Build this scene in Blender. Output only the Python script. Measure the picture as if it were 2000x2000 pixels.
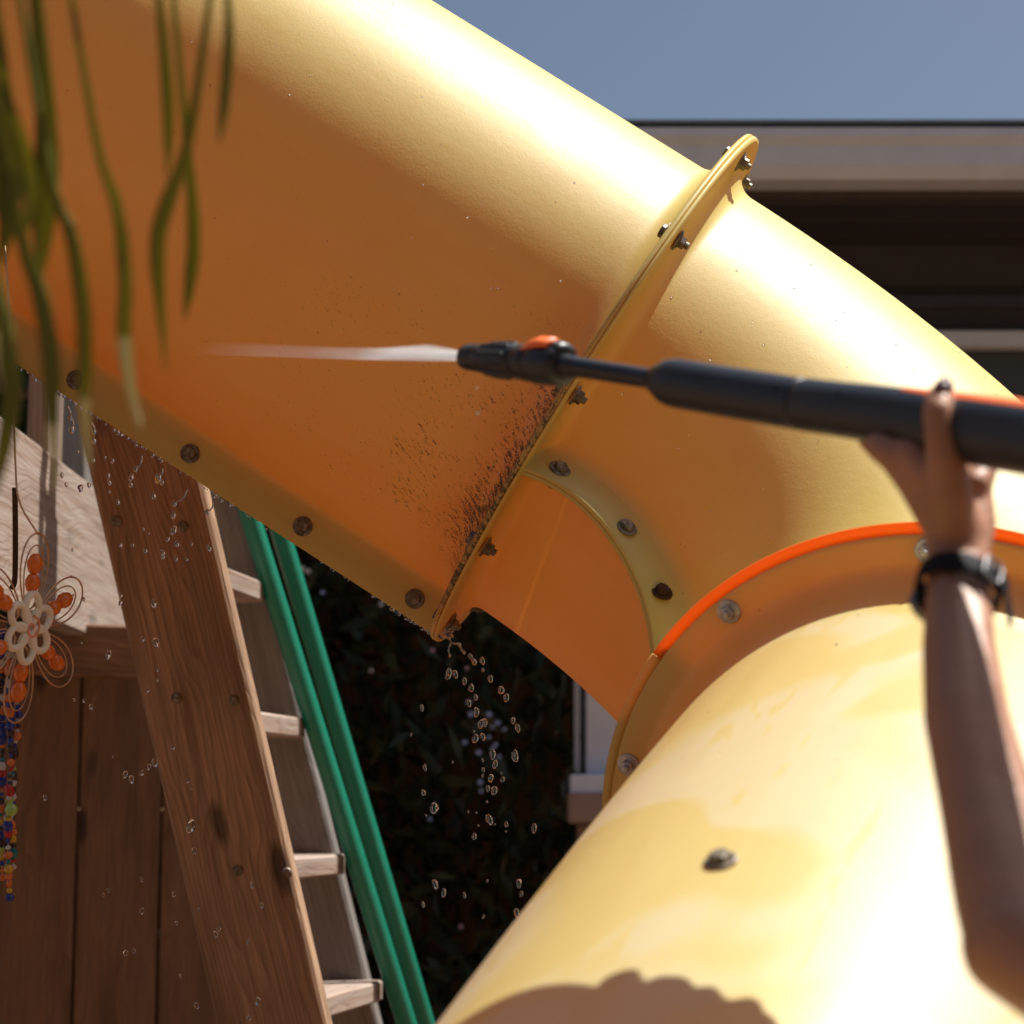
import bpy, math, random
import numpy as np
from mathutils import Vector, Matrix, noise as mnoise

rnd = random.Random(7)
for o in list(bpy.data.objects): bpy.data.objects.remove(o)
scene = bpy.context.scene
COL = scene.collection

# ------------------------------------------------------------------ camera
PITCH = math.radians(8.4)
CAM = np.array([0.0, 0.0, 1.65])
LENS, FK = 70.0, 70.0 / 36.0 * 2000.0
cd = bpy.data.cameras.new('camera'); cam = bpy.data.objects.new('camera', cd); COL.objects.link(cam)
cam.location = CAM; cam.rotation_euler = (math.pi / 2 + PITCH, 0, 0)
cd.lens = LENS; cd.sensor_width = 36; cd.clip_start = 0.05; cd.clip_end = 2000
cd.dof.use_dof = True; cd.dof.focus_distance = 2.5; cd.dof.aperture_fstop = 4.8
scene.camera = cam
CX = np.array([1.0, 0, 0]); CY = np.array([0, -math.sin(PITCH), math.cos(PITCH)]); CZ = np.array([0, math.cos(PITCH), math.sin(PITCH)])
def D(v): return v[0] * CX + v[1] * CY + v[2] * CZ              # a direction measured along the view
def W(X, Y, Z): return CAM + D((X, Y, Z))                       # a place measured along the view
def P(px, py, Z): return W((px - 1000) / FK * Z, -(py - 1000) / FK * Z, Z)

# ------------------------------------------------------------------ sky, sun, exposure
SUN = D((0.43, 0.86, 0.235)); SUN = SUN / np.linalg.norm(SUN)     # direction towards the sun
world = bpy.data.worlds.new('World'); scene.world = world; world.use_nodes = True
wn = world.node_tree; bg = wn.nodes['Background']
sky = wn.nodes.new('ShaderNodeTexSky'); sky.sky_type = 'NISHITA'; sky.sun_disc = False
sky.sun_elevation = math.asin(SUN[2]); sky.sun_rotation = math.atan2(SUN[0], SUN[1])
sky.air_density = 1.0; sky.dust_density = 3.0
wn.links.new(sky.outputs[0], bg.inputs[0]); bg.inputs[1].default_value = 0.05
sl = bpy.data.lights.new('sun', 'SUN'); sl.energy = 5.0; sl.angle = math.radians(0.53); sl.color = (1, 0.95, 0.87)
so = bpy.data.objects.new('sun', sl); COL.objects.link(so)
so.rotation_euler = Vector(SUN).to_track_quat('Z', 'Y').to_euler(); so.location = (3, 3, 9)
scene.view_settings.view_transform = 'Standard'; scene.view_settings.look = 'None'
scene.view_settings.exposure = 0.74; scene.view_settings.gamma = 1.0
scene.render.engine = 'CYCLES'
scene.cycles.max_bounces = 10; scene.cycles.transparent_max_bounces = 12; scene.cycles.transmission_bounces = 10
scene.cycles.diffuse_bounces = 5; scene.cycles.volume_step_rate = 1.0

# ------------------------------------------------------------------ helpers
def tag(o, label=None, cat=None, group=None, kind=None):
    if label: o['label'] = label
    if cat: o['category'] = cat
    if group: o['group'] = group
    if kind: o['kind'] = kind
    return o
def thing(name, label, cat, loc=(0, 0, 0), group=None):
    o = bpy.data.objects.new(name, None); COL.objects.link(o); o.location = Vector(loc); o.empty_display_size = 0.05
    return tag(o, label, cat, group)
def origin(parent):
    v = Vector((0, 0, 0))
    while parent is not None: v += parent.location; parent = parent.parent
    return v
def place(o, parent, M):
    """put o at world matrix M under a parent that is only ever moved, never turned"""
    o.parent = parent
    o.matrix_basis = Matrix.Translation(-origin(parent)) @ M
    return o
def mesh_data(name, verts, faces, smooth=True, uv=None):
    me = bpy.data.meshes.new(name)
    me.from_pydata([tuple(map(float, v)) for v in verts], [], [tuple(map(int, f)) for f in faces])
    if smooth: me.polygons.foreach_set('use_smooth', [True] * len(me.polygons))
    if uv is not None:
        l = me.uv_layers.new(name='UVMap'); idx = np.zeros(len(me.loops), int); me.loops.foreach_get('vertex_index', idx)
        l.data.foreach_set('uv', np.asarray(uv, float)[idx].ravel())
    me.update(); return me
def obj(name, verts, faces, mat, parent=None, smooth=True, uv=None, edge=None):
    verts = np.asarray(verts, float)
    if parent is not None:
        off = np.array(origin(parent)); c = verts.mean(0) if edge == 'own' else off
        verts = verts - c
    else: c = verts.mean(0); verts = verts - c
    me = mesh_data(name, verts, faces, smooth, uv)
    if mat is not None: me.materials.append(mat)
    o = bpy.data.objects.new(name, me); COL.objects.link(o); o.parent = parent
    if parent is None: o.location = Vector(c)
    return o
def inst(name, me, M, parent=None):
    o = bpy.data.objects.new(name, me); COL.objects.link(o)
    return place(o, parent, M) if parent is not None else (setattr(o, 'matrix_basis', M) or o)
def unit(v): v = np.asarray(v, float); return v / np.linalg.norm(v)
def frame_of(z, hint=(0, 0, 1)):
    z = unit(np.asarray(z, float)); h = np.asarray(hint, float)
    if abs(z @ unit(h)) > 0.98: h = np.array([1.0, 0, 0])
    x = unit(np.cross(h, z)); return x, np.cross(z, x), z
def mat4(x, y, z, p):
    return Matrix(((x[0], y[0], z[0], p[0]), (x[1], y[1], z[1], p[1]), (x[2], y[2], z[2], p[2]), (0, 0, 0, 1)))
class MB:
    def __init__(s): s.v = []; s.f = []; s.n = 0
    def add(s, v, f):
        v = np.asarray(v, float); s.v.append(v); s.f += [tuple(i + s.n for i in q) for q in f]; s.n += len(v); return s
    def build(s, name, mat, parent=None, smooth=True): return obj(name, np.concatenate(s.v), s.f, mat, parent, smooth)
    def arr(s): return np.concatenate(s.v), s.f
def loft(sections, closed=True, cap=True):
    """rings of equal length -> verts, faces"""
    n = len(sections[0]); v = np.concatenate(sections); f = []
    for i in range(len(sections) - 1):
        for j in range(n if closed else n - 1):
            k = (j + 1) % n; f.append((i * n + j, i * n + k, (i + 1) * n + k, (i + 1) * n + j))
    if cap and closed: f.append(tuple(range(n - 1, -1, -1))); f.append(tuple(range((len(sections) - 1) * n, len(sections) * n)))
    return v, f
def sweep(pts, radii, n=10, hint=(0, 0, 1), cap=True, sx=1.0):
    pts = np.asarray(pts, float); T = np.gradient(pts, axis=0)
    if np.isscalar(radii): radii = [radii] * len(pts)
    x, y, z = frame_of(T[0], hint); R = []
    for p, t, r in zip(pts, T, radii):
        t = unit(t); x = unit(x - t * (x @ t)); y = np.cross(t, x)
        a = np.linspace(0, 2 * math.pi, n, endpoint=False)[:, None]
        R.append(p + r * (np.cos(a) * x * sx + np.sin(a) * y))
    return loft(R, True, cap)
def smooth_path(pts, n):
    """Catmull-Rom through points"""
    p = np.asarray(pts, float); p = np.vstack([2 * p[0] - p[1], p, 2 * p[-1] - p[-2]]); out = []
    m = len(p) - 3
    for s in np.linspace(0, m, n):
        i = min(int(s), m - 1); t = s - i; a, b, c, d = p[i:i + 4]
        out.append(0.5 * (2 * b + (c - a) * t + (2 * a - 5 * b + 4 * c - d) * t * t + (3 * b - a - 3 * c + d) * t ** 3))
    return np.array(out)
def lathe(profile, n=24):
    """profile of (r, z) about z"""
    a = np.linspace(0, 2 * math.pi, n, endpoint=False)
    return loft([np.stack([r * np.cos(a), r * np.sin(a), np.full(n, z)], 1) for r, z in profile])
def cbox(l, w, t, b=0.004):
    """chamfered box centred on the origin: length along x, width along y, thickness along z"""
    S = []
    hx, hy, hz = l / 2, w / 2, t / 2; b = min(b, hz * .6, hy * .6)
    def ring(x, i):
        y, z = hy - i, hz - i
        return np.array([(x, -y, -z + b), (x, -y + b, -z), (x, y - b, -z), (x, y, -z + b), (x, y, z - b), (x, y - b, z), (x, -y + b, z), (x, -y, z - b)])
    return loft([ring(-hx, b * .7), ring(-hx + b, 0), ring(hx - b, 0), ring(hx, b * .7)])
def board(name, p0, p1, wdir, w, t, mat, parent, b=0.004):
    p0, p1 = np.asarray(p0, float), np.asarray(p1, float); x = unit(p1 - p0); z = unit(np.cross(x, wdir)); y = np.cross(z, x)
    v, f = cbox(np.linalg.norm(p1 - p0), w, t, b)
    me = mesh_data(name, v, f, False); me.materials.append(mat)
    return inst(name, me, mat4(x, y, z, (p0 + p1) / 2), parent)

# ------------------------------------------------------------------ materials
class NT:
    def __init__(s, name):
        s.m = bpy.data.materials.new(name); s.m.use_nodes = True; s.t = s.m.node_tree
        s.b = s.t.nodes['Principled BSDF']; s.out = s.t.nodes['Material Output']
    def n(s, kind, **kw):
        o = s.t.nodes.new('ShaderNode' + kind)
        for k, v in kw.items(): setattr(o, k, v)
        return o
    def l(s, a, b): s.t.links.new(a, b)
    def set(s, **kw):
        for k, v in kw.items(): s.b.inputs[k.replace('_', ' ')].default_value = v
        return s
    def coord(s, which='Object', scale=(1, 1, 1), rnd_off=False):
        c = s.n('TexCoord'); mp = s.n('Mapping'); mp.inputs['Scale'].default_value = scale; s.l(c.outputs[which], mp.inputs[0])
        if rnd_off:
            oi = s.n('ObjectInfo'); ml = s.n('Math', operation='MULTIPLY'); ml.inputs[1].default_value = 37; s.l(oi.outputs['Random'], ml.inputs[0])
            cm = s.n('CombineXYZ'); s.l(ml.outputs[0], cm.inputs[0]); s.l(ml.outputs[0], cm.inputs[1]); s.l(cm.outputs[0], mp.inputs['Location'])
        return mp.outputs[0]
    def noise(s, vec, scale, detail=4, rough=.55, dist=0):
        o = s.n('TexNoise'); o.inputs['Scale'].default_value = scale; o.inputs['Detail'].default_value = detail
        o.inputs['Roughness'].default_value = rough; o.inputs['Distortion'].default_value = dist; s.l(vec, o.inputs['Vector']); return o.outputs['Fac']
    def ramp(s, fac, stops, interp='LINEAR'):
        o = s.n('ValToRGB'); e = o.color_ramp.elements; o.color_ramp.interpolation = interp
        while len(e) < len(stops): e.new(0.5)
        for q, (p, c) in zip(e, stops): q.position = p; q.color = (c[0], c[1], c[2], 1) if hasattr(c, '__len__') else (c, c, c, 1)
        s.l(fac, o.inputs[0]); return o.outputs[0]
    def math(s, op, a, b=None, clamp=False):
        o = s.n('Math', operation=op); o.use_clamp = clamp
        for i, q in enumerate((a, b)):
            if q is None: continue
            if hasattr(q, 'links'): s.l(q, o.inputs[i])
            else: o.inputs[i].default_value = q
        return o.outputs[0]
    def mix(s, fac, a, b, blend='MIX'):
        o = s.n('Mix', data_type='RGBA', blend_type=blend)
        for i, q in ((0, fac), (6, a), (7, b)):
            if hasattr(q, 'links'): s.l(q, o.inputs[i])
            else: o.inputs[i].default_value = (q[0], q[1], q[2], 1) if hasattr(q, '__len__') else q
        return o.outputs[2]
    def bump(s, h, strength=.3, dist=.01):
        o = s.n('Bump'); o.inputs['Strength'].default_value = strength; o.inputs['Distance'].default_value = dist
        s.l(h, o.inputs['Height']); s.l(o.outputs[0], s.b.inputs['Normal']); return o.outputs[0]
    def translucent(s, col, fac, normal=None):
        tr = s.n('BsdfTranslucent'); mx = s.n('MixShader')
        if hasattr(col, 'links'): s.l(col, tr.inputs[0])
        else: tr.inputs[0].default_value = (*col, 1)
        mx.inputs[0].default_value = fac
        s.l(s.b.outputs[0], mx.inputs[1]); s.l(tr.outputs[0], mx.inputs[2]); s.l(mx.outputs[0], s.out.inputs['Surface'])
        return mx

def plastic(name, mildew=0.0, film=0.0, trans=0.28):
    m = NT(name)
    uv = m.n('UVMap').outputs[0]; ob = m.coord('Object')
    big = m.noise(ob, 5, 3)
    base = m.mix(big, (0.63, 0.545, 0.12), (0.67, 0.595, 0.17))
    rough = m.math('ADD', m.math('MULTIPLY', m.noise(ob, 22, 3), .12), .43)
    run = m.ramp(m.noise(m.coord('UV', (2.2, 26, 1)), 1.0, 4, .6, .4), [(.38, 0), (.70, 1)])
    base = m.mix(m.math('MULTIPLY', run, .22), base, (.76, .64, .28)); rough = m.math('ADD', rough, m.math('MULTIPLY', run, .06))
    blot = m.ramp(m.noise(ob, 9, 4, .6, .5), [(.5, 0), (.72, 1)]); base = m.mix(m.math('MULTIPLY', blot, .20), base, (.62, .33, .05))
    # fine pits and scuffs everywhere
    sp = m.noise(ob, 130, 2, .6); spots = m.ramp(sp, [(.0, 0), (.745, 0), (.77, .75)])
    base = m.mix(spots, base, (.10, .055, .02))
    sc = m.coord('UV', (9, 60, 1)); scr = m.ramp(m.noise(sc, 6, 3, .6, .6), [(0, 0), (.70, 0), (.76, .35)])
    base = m.mix(scr, base, (.62, .33, .08))
    if mildew:
        sx = m.n('SeparateXYZ'); m.l(uv, sx.inputs[0]); u, v = sx.outputs[0], sx.outputs[1]
        # black mildew: short streaks running back from the joint, thickest on the lower half
        vm = m.math('MULTIPLY', v, 1.02); sh = m.math('SUBTRACT', vm, m.math('MULTIPLY', u, .5))
        cv = m.n('CombineXYZ'); m.l(m.math('MULTIPLY', u, 95), cv.inputs[0]); m.l(m.math('MULTIPLY', sh, 210), cv.inputs[1])
        s1 = m.noise(cv.outputs[0], 1.0, 3, .6, .3)
        cg = m.n('CombineXYZ'); m.l(u, cg.inputs[0]); m.l(vm, cg.inputs[1])
        grain = m.noise(cg.outputs[0], 480, 2, .7); clump = m.noise(cg.outputs[0], 11, 2)
        near = m.ramp(u, [(0, 1), (.025, .94), (.06, .70), (.15, .58), (.40, .46), (.65, 0)])
        band = m.ramp(v, [(.06, 0), (.13, .75), (.20, 1), (.40, .9), (.50, .62), (.62, .25), (.75, 0)])
        dens = m.math('MULTIPLY', near, band)
        val = m.math('ADD', m.math('ADD', m.math('MULTIPLY', s1, .55), m.math('MULTIPLY', grain, .45)), m.math('MULTIPLY', m.math('SUBTRACT', clump, .5), .24))
        thr = m.math('SUBTRACT', .775, m.math('MULTIPLY', dens, .33))
        mask = m.math('MULTIPLY', m.math('SUBTRACT', val, thr), 14, True)
        mask = m.math('MULTIPLY', mask, .92 * mildew)
        hz = m.math('MULTIPLY', m.math('MULTIPLY', m.ramp(u, [(0, 1), (.03, .6), (.10, 0)]), band), m.math('MULTIPLY', clump, 1.1))
        base = m.mix(hz, base, (.22, .15, .045))
        base = m.mix(mask, base, (.035, .028, .014))
    if film:
        # sheets of running water and dried splash marks, plus a painted sunlit paleness
        fv = m.coord('Object', (1, 1, .55))
        fm = m.ramp(m.noise(fv, 3.6, 2, .4, .7), [(0, 0), (.485, 0), (.535, 1), (1, 1)])
        dr = m.ramp(m.noise(m.coord('UV', (3, 14, 1)), 2.2, 3, .5, .8), [(0, 0), (.60, 0), (.64, .8)])
        sxf = m.n('SeparateXYZ'); m.l(uv, sxf.inputs[0]); brl = m.ramp(sxf.outputs[0], [(.035, 0), (.09, 1)])
        wet = m.math('MAXIMUM', fm, dr)
        base = m.mix(m.math('MULTIPLY', m.math('MULTIPLY', wet, brl), .7), base, (.68, .55, .23))
        dry = m.math('SUBTRACT', 1, wet)
        base = m.mix(m.math('MULTIPLY', m.math('MULTIPLY', dry, brl), .72 * film), base, (.66, .60, .40))  # sunlit paleness put into the barrel colour, shaded flange left out
        rough = m.math('ADD', m.math('MULTIPLY', wet, -.08), rough)
    m.l(base, m.b.inputs['Base Color']); m.l(rough, m.b.inputs['Roughness'])
    m.set(IOR=1.5, Specular_IOR_Level=.85)
    h = m.math('ADD', m.math('MULTIPLY', m.noise(ob, 420, 2), .5), m.math('MULTIPLY', m.noise(ob, 60, 2), .5))
    nrm = m.bump(h, .11, .004)
    m.translucent(m.mix(mask, (.92, .28, .02), (.02, .012, .005)) if mildew else (.92, .28, .02), trans)
    return m.m
def metal(name, col, rough=.4, rust=.5):
    m = NT(name); ob = m.coord('Object', rnd_off=True); f = m.ramp(m.noise(ob, 160, 5, .65), [(0, 0), (.5 - .25 * rust, 0), (.75 - .2 * rust, 1)])
    m.l(m.mix(m.math('MULTIPLY', f, rust), col, (.10, .055, .025)), m.b.inputs['Base Color'])
    m.l(m.math('ADD', m.math('MULTIPLY', f, .35), rough), m.b.inputs['Roughness']); m.set(Metallic=.75)
    m.bump(m.noise(ob, 300, 3), .25, .002); return m.m
def plain(name, col, rough=.5, metallic=0.0, bump=0.0, scale=80, var=.15, spec=.5, trans=None):
    m = NT(name); ob = m.coord('Object'); n_ = m.noise(ob, scale * .2, 4)
    dk = tuple(c * (1 - var) for c in col); lt = tuple(min(1, c * (1 + var)) for c in col)
    m.l(m.mix(n_, dk, lt), m.b.inputs['Base Color']); m.set(Metallic=metallic, Specular_IOR_Level=spec)
    m.l(m.math('ADD', m.math('MULTIPLY', m.noise(ob, scale, 3), .16), rough - .08), m.b.inputs['Roughness'])
    if bump: m.bump(m.noise(ob, scale, 4), bump, .004)
    if trans: m.translucent(trans[0], trans[1])
    return m.m
def wood(name, dark, mid, light, weather=0.0, grey=(.42, .38, .35), scale=1.0):
    m = NT(name); c = m.coord('Object', (1, 1, 1), True)
    sx = m.n('SeparateXYZ'); m.l(c, sx.inputs[0])
    lw = m.n('Mapping'); lw.inputs['Scale'].default_value = (2.2 * scale, 9 * scale, 9 * scale); m.l(c, lw.inputs[0])
    warp = m.noise(lw.outputs[0], 1.0, 2, .5)
    wy = m.math('ADD', sx.outputs[1], m.math('MULTIPLY', warp, .16))
    wz = m.math('ADD', sx.outputs[2], m.math('MULTIPLY', warp, .05))
    rr = m.math('SQRT', m.math('ADD', m.math('MULTIPLY', wy, wy), m.math('MULTIPLY', wz, wz)))
    ring = m.math('FRACT', m.math('MULTIPLY', rr, 95 * scale))
    ringc = m.ramp(ring, [(0, 0), (.55, .35), (.86, 1), (1, 0)])
    fb = m.n('Mapping'); fb.inputs['Scale'].default_value = (6, 190, 190); m.l(c, fb.inputs[0])
    fib = m.noise(fb.outputs[0], 1.0, 4, .65)
    col = m.mix(ringc, light, mid); col = m.mix(m.ramp(fib, [(.35, 0), (.75, .75)]), col, dark)
    st = m.n('Mapping'); st.inputs['Scale'].default_value = (3, 14, 14); m.l(c, st.inputs[0])
    stain = m.noise(st.outputs[0], 1.3, 4)
    col = m.mix(m.ramp(stain, [(.45, 0), (.72, .65)]), col, dark)
    # knots
    vo = m.n('TexVoronoi'); vo.inputs['Scale'].default_value = 1; kv = m.n('Mapping'); kv.inputs['Scale'].default_value = (3.2, 9, 9); m.l(c, kv.inputs[0]); m.l(kv.outputs[0], vo.inputs['Vector'])
    kn = m.ramp(vo.outputs['Distance'], [(0, 1), (.09, .9), (.16, 0)])
    col = m.mix(kn, col, tuple(x * .35 for x in dark))
    if weather:
        wv = m.ramp(m.noise(fb.outputs[0], .55, 3), [(.3, 0), (.65, weather)])
        col = m.mix(wv, col, grey)
    m.l(col, m.b.inputs['Base Color']); m.set(Roughness=.72, Specular_IOR_Level=.3)
    m.bump(m.math('ADD', m.math('MULTIPLY', ringc, -.4), fib), .45, .0025)
    return m.m
M = {}
M['tube_a'] = plastic('yellow_plastic_mildew', mildew=1.0)
M['tube_b'] = plastic('yellow_plastic')
M['tube_c'] = plastic('yellow_plastic_wet_sunlit', film=1.0)
M['bolt'] = metal('zinc_weathered', (.30, .29, .25), .38, .75)
M['bolt_rusty'] = metal('rusty_steel', (.09, .05, .035), .6, .8)
M['bolt_new'] = metal('zinc_bright', (.48, .50, .52), .3, .25)
M['black'] = plain('black_plastic', (.016, .019, .026), .38, bump=.12, scale=260, var=.3)
M['rubber'] = plain('black_strap', (.008, .009, .013), .75, spec=.2, bump=.2, scale=300)
M['orange'] = plain('orange_plastic', (.95, .17, .03), .38, bump=.05, scale=200)
M['skin'] = plain('skin', (.37, .18, .105), .46, bump=.28, scale=170, var=.18)
M['skin'].node_tree.nodes['Principled BSDF'].inputs['Subsurface Weight'].default_value = .18
M['skin'].node_tree.nodes['Principled BSDF'].inputs['Subsurface Radius'].default_value = (.012, .004, .002)
M['nail'] = plain('nail_varnish', (.05, .004, .013), .5)
M['steel'] = plain('dull_steel', (.20, .20, .21), .42, 1.0)
M['shirt'] = plain('shirt_cotton', (.05, .07, .12), .85, bump=.3, scale=300)
M['jeans'] = plain('denim', (.04, .06, .12), .85, bump=.3, scale=300)
M['hair'] = plain('brown_hair', (.035, .020, .012), .5, bump=.5, scale=120)
M['wood_dark'] = wood('stained_timber', (.105, .062, .038), (.30, .18, .105), (.48, .31, .19), .2, (.40, .31, .24))
M['wood_pale'] = wood('weathered_timber', (.15, .08, .05), (.26, .17, .12), (.36, .27, .21), .6, (.40, .35, .32))
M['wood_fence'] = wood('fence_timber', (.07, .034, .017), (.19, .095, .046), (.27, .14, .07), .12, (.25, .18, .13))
M['wood_grey'] = wood('grey_timber', (.10, .085, .075), (.16, .14, .125), (.22, .195, .18), .5, (.25, .23, .22))
M['green'] = plain('green_powder_coat', (.006, .17, .105), .35, bump=.06, scale=150)
M['leaf'] = plain('palm_leaf', (.15, .165, .035), .42, var=.4, scale=60, trans=((.38, .35, .05), .5))
M['leaf_sunlit'] = plain('palm_leaf_sunlit', (.62, .60, .36), .55, var=.2, scale=30, trans=((.6, .55, .28), .35))  # pale sunlight put into the colour of the leaf ends
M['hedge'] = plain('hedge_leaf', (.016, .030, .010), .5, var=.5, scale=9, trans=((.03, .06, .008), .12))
M['bark'] = plain('bark', (.045, .03, .02), .9, bump=.5, scale=60)
M['ground'] = None

def water(name):
    m = NT(name); m.set(Base_Color=(1, 1, 1, 1), Roughness=.02, IOR=1.333, Transmission_Weight=1.0); return m.m
M['water'] = water('clear_water')

# ------------------------------------------------------------------ ground
g = NT('wood_chip_ground'); go = g.coord('Object')
g.l(g.ramp(g.noise(go, 26, 6, .7), [(.25, (.10, .05, .025)), (.5, (.26, .13, .065)), (.75, (.40, .24, .13))]), g.b.inputs['Base Color'])
g.set(Roughness=.95); g.bump(g.noise(go, 40, 6, .7), .9, .03)
n = 40; gx = np.linspace(-1, 1, n); gx = np.sign(gx) * np.abs(gx) ** 3 * 150
gv = [(x, y, 0.03 * mnoise.noise((x * .4, y * .4, 0))) for y in gx for x in gx]
tag(obj('ground', gv, [(j * n + i, j * n + i + 1, (j + 1) * n + i + 1, (j + 1) * n + i) for j in range(n - 1) for i in range(n - 1)], g.m), kind='structure')

# ------------------------------------------------------------------ the tube slide
R, RF, PLATE = 0.325, 0.394, 0.388
def dirv(a, b): return np.array([math.cos(a) * math.cos(b), -math.sin(a) * math.cos(b), -math.sin(b)])
A = W(.111, .160, 2.665); TA = unit(D(dirv(.569, .074)))
B = W(.462, -.388, 2.099); TB = unit(D(dirv(2.537, 1.06)))
def bezier(P0, P1, P2, P3, n):
    s = np.linspace(0, 1, n)[:, None]
    return (1 - s) ** 3 * P0 + 3 * (1 - s) ** 2 * s * P1 + 3 * (1 - s) * s * s * P2 + s ** 3 * P3
def tube_path(kind):
    if kind == 'upper': C = A + np.linspace(-1.40, 0, 600)[:, None] * TA
    elif kind == 'elbow': C = bezier(A, A + TA * .363, B - TB * .367, B, 600)
    else: C = bezier(B, B + TB * .5, B + TB * 1.0 + np.array([0, 0, -.05]), B + TB * 1.5 + np.array([0, 0, -.12]), 600)
    d = np.r_[0, np.cumsum(np.linalg.norm(np.diff(C, axis=0), axis=1))]
    return C, d
def px_of(p):
    q = np.asarray(p) - CAM; X, Y, Z = q @ CX, q @ CY, q @ CZ; return np.stack([1000 + FK * X / Z, 1000 - FK * Y / Z], -1)
def stations(L, ends, step=.02, fil=.034, la=.034):
    """axial stations and flare at each: quarter-round fillet into a disc flange at flanged ends"""
    q = list(np.arange(la * 1.2, L - la * 1.2, step))
    e = [la * (1 - math.sin(a)) for a in np.linspace(0, math.pi / 2, 13)]
    fl = sorted(e)   # 0 .. fil
    s = [x for x in fl] + q + [L - x for x in reversed(fl)]
    def flare(x):
        v = 0
        for on, dd in ((ends[0], x), (ends[1], L - x)):
            if on and dd < la: v = max(v, fil * (1 - math.sqrt(max(0, 1 - (1 - dd / la) ** 2))))
        return v
    return s, flare
TH = .0075   # flange thickness of one shell
def round_profile():
    return [(a, R) for a in np.linspace(0, 2 * math.pi, 145)]
def shell_profile(half, top_plate=True):
    """open outline of one half shell (angle, radius), seam planes at 0 and pi, half = +1 or -1"""
    h, g_, rho = TH - .002, .0002, .014
    xc = math.sqrt((R + rho) ** 2 - (h + rho) ** 2)
    pts = [(R - .004, g_), (PLATE - .001, g_), (PLATE, g_ + .001), (PLATE, h - .0015), (PLATE - .0015, h), ((PLATE + xc) / 2, h), (xc, h)]
    a0 = -math.pi / 2; a1 = math.atan2(h + rho, xc) + math.pi
    for k in range(1, 7):
        a = a0 + (a1 - 2 * math.pi - a0) * k / 6 if a1 > math.pi else a0 + (a1 - a0) * k / 6
        pts.append((xc + rho * math.cos(a), h + rho + rho * math.sin(a)))
    pol = [(math.atan2(y, x), math.hypot(x, y)) for x, y in pts]
    a_s = pol[-1][0]
    arc = [(a, R) for a in np.linspace(a_s, math.pi - a_s, 66)[1:-1]]
    full = pol + arc + ([(math.pi - a, r) for a, r in reversed(pol)] if top_plate else [(a, R) for a in np.linspace(math.pi - a_s, math.pi, 5)])
    return [(half * a, r) for a, r in full]
def rmf(C):
    T = np.gradient(C, axis=0); T /= np.linalg.norm(T, axis=1)[:, None]
    x = D((.53, .84, 0)); x = unit(x - T[0] * (x @ T[0])); X = []
    for t in T: x = unit(x - t * (x @ t)); X.append(x)
    X = np.array(X); return T, X, np.cross(T, X)
class Tube:
    def __init__(s, kind, twist0, twist1, ends):
        s.C, s.d = tube_path(kind); s.L = s.d[-1]; s.T, s.X, s.Y = rmf(s.C); s.tw = (twist0, twist1); s.ends = ends; s.front = 1; s.poly = None; s.tilt = 0.0; s.rf = [RF, RF]
    def at(s, x):
        f = lambda A_: np.array([np.interp(x, s.d, A_[:, i]) for i in range(3)])
        t = unit(f(s.T)); X = f(s.X); X = unit(X - t * (X @ t)); return f(s.C), t, X, np.cross(t, X)
    def dirn(s, x, a):
        c, t, X, Y = s.at(x); return math.cos(a) * X + math.sin(a) * Y
    def seam(s, x):
        w = x / s.L
        return float(np.polyval(s.poly, w)) if s.poly is not None else s.tw[0] * (1 - w) + s.tw[1] * w
    def point(s, x, a, r): return s.at(x)[0] + r * s.dirn(x, a)
    def shell(s, half, mat, root, uflip=False):
        st, flare = stations(s.L, s.ends, .02, .034 if s is not lw_ else .030, .034 if s is not lw_ else .085)
        prof = shell_profile(half, s is not up) if half else round_profile(); rows = []; uvs = []
        def ring(x, rr):
            c, t, X, Y = s.at(x); sm = s.seam(x); o = []
            for a, r in prof:
                q = a + sm - s.tilt + s.tilt * min(1, max(0, (r - R) / (PLATE - R))); o.append(c + rr(r) * (math.cos(q) * X + math.sin(q) * Y))
            rows.append(np.array(o)); uvs.append([((s.L - x) if uflip else x, abs(a) / math.pi + (0 if half == s.front else 3)) for a, r in prof])
        g_ = .0001
        if s.ends[0]:
            ring(g_, lambda r: max(s.rf[0] - .003, r)); ring(g_ + .0012, lambda r: max(s.rf[0], r)); ring(TH - .004, lambda r: max(s.rf[0], r)); ring(TH - .0012, lambda r: max(s.rf[0] - .0014, r)); ring(TH, lambda r: max(s.rf[0] - .0045, r))
        for x in st:
            fl = flare(x); xx = x
            if s.ends[0] and x < .5 * s.L: xx = x + TH * max(0, 1 - x / .05) + .0001
            if s.ends[1] and x > .5 * s.L: xx = x - TH * max(0, 1 - (s.L - x) / .05) - .0001
            ring(xx, lambda r: max(R + fl, r))
        if s.ends[1]:
            ring(s.L - TH, lambda r: max(s.rf[1] - .0045, r)); ring(s.L - TH + .0012, lambda r: max(s.rf[1] - .0014, r)); ring(s.L - TH + .004, lambda r: max(s.rf[1], r)); ring(s.L - g_ - .0012, lambda r: max(s.rf[1], r)); ring(s.L - g_, lambda r: max(s.rf[1] - .003, r))
        v, f = loft(rows, False, False)
        o = obj('shell', v, f, mat, root, True, np.concatenate(uvs))
        return o

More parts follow.
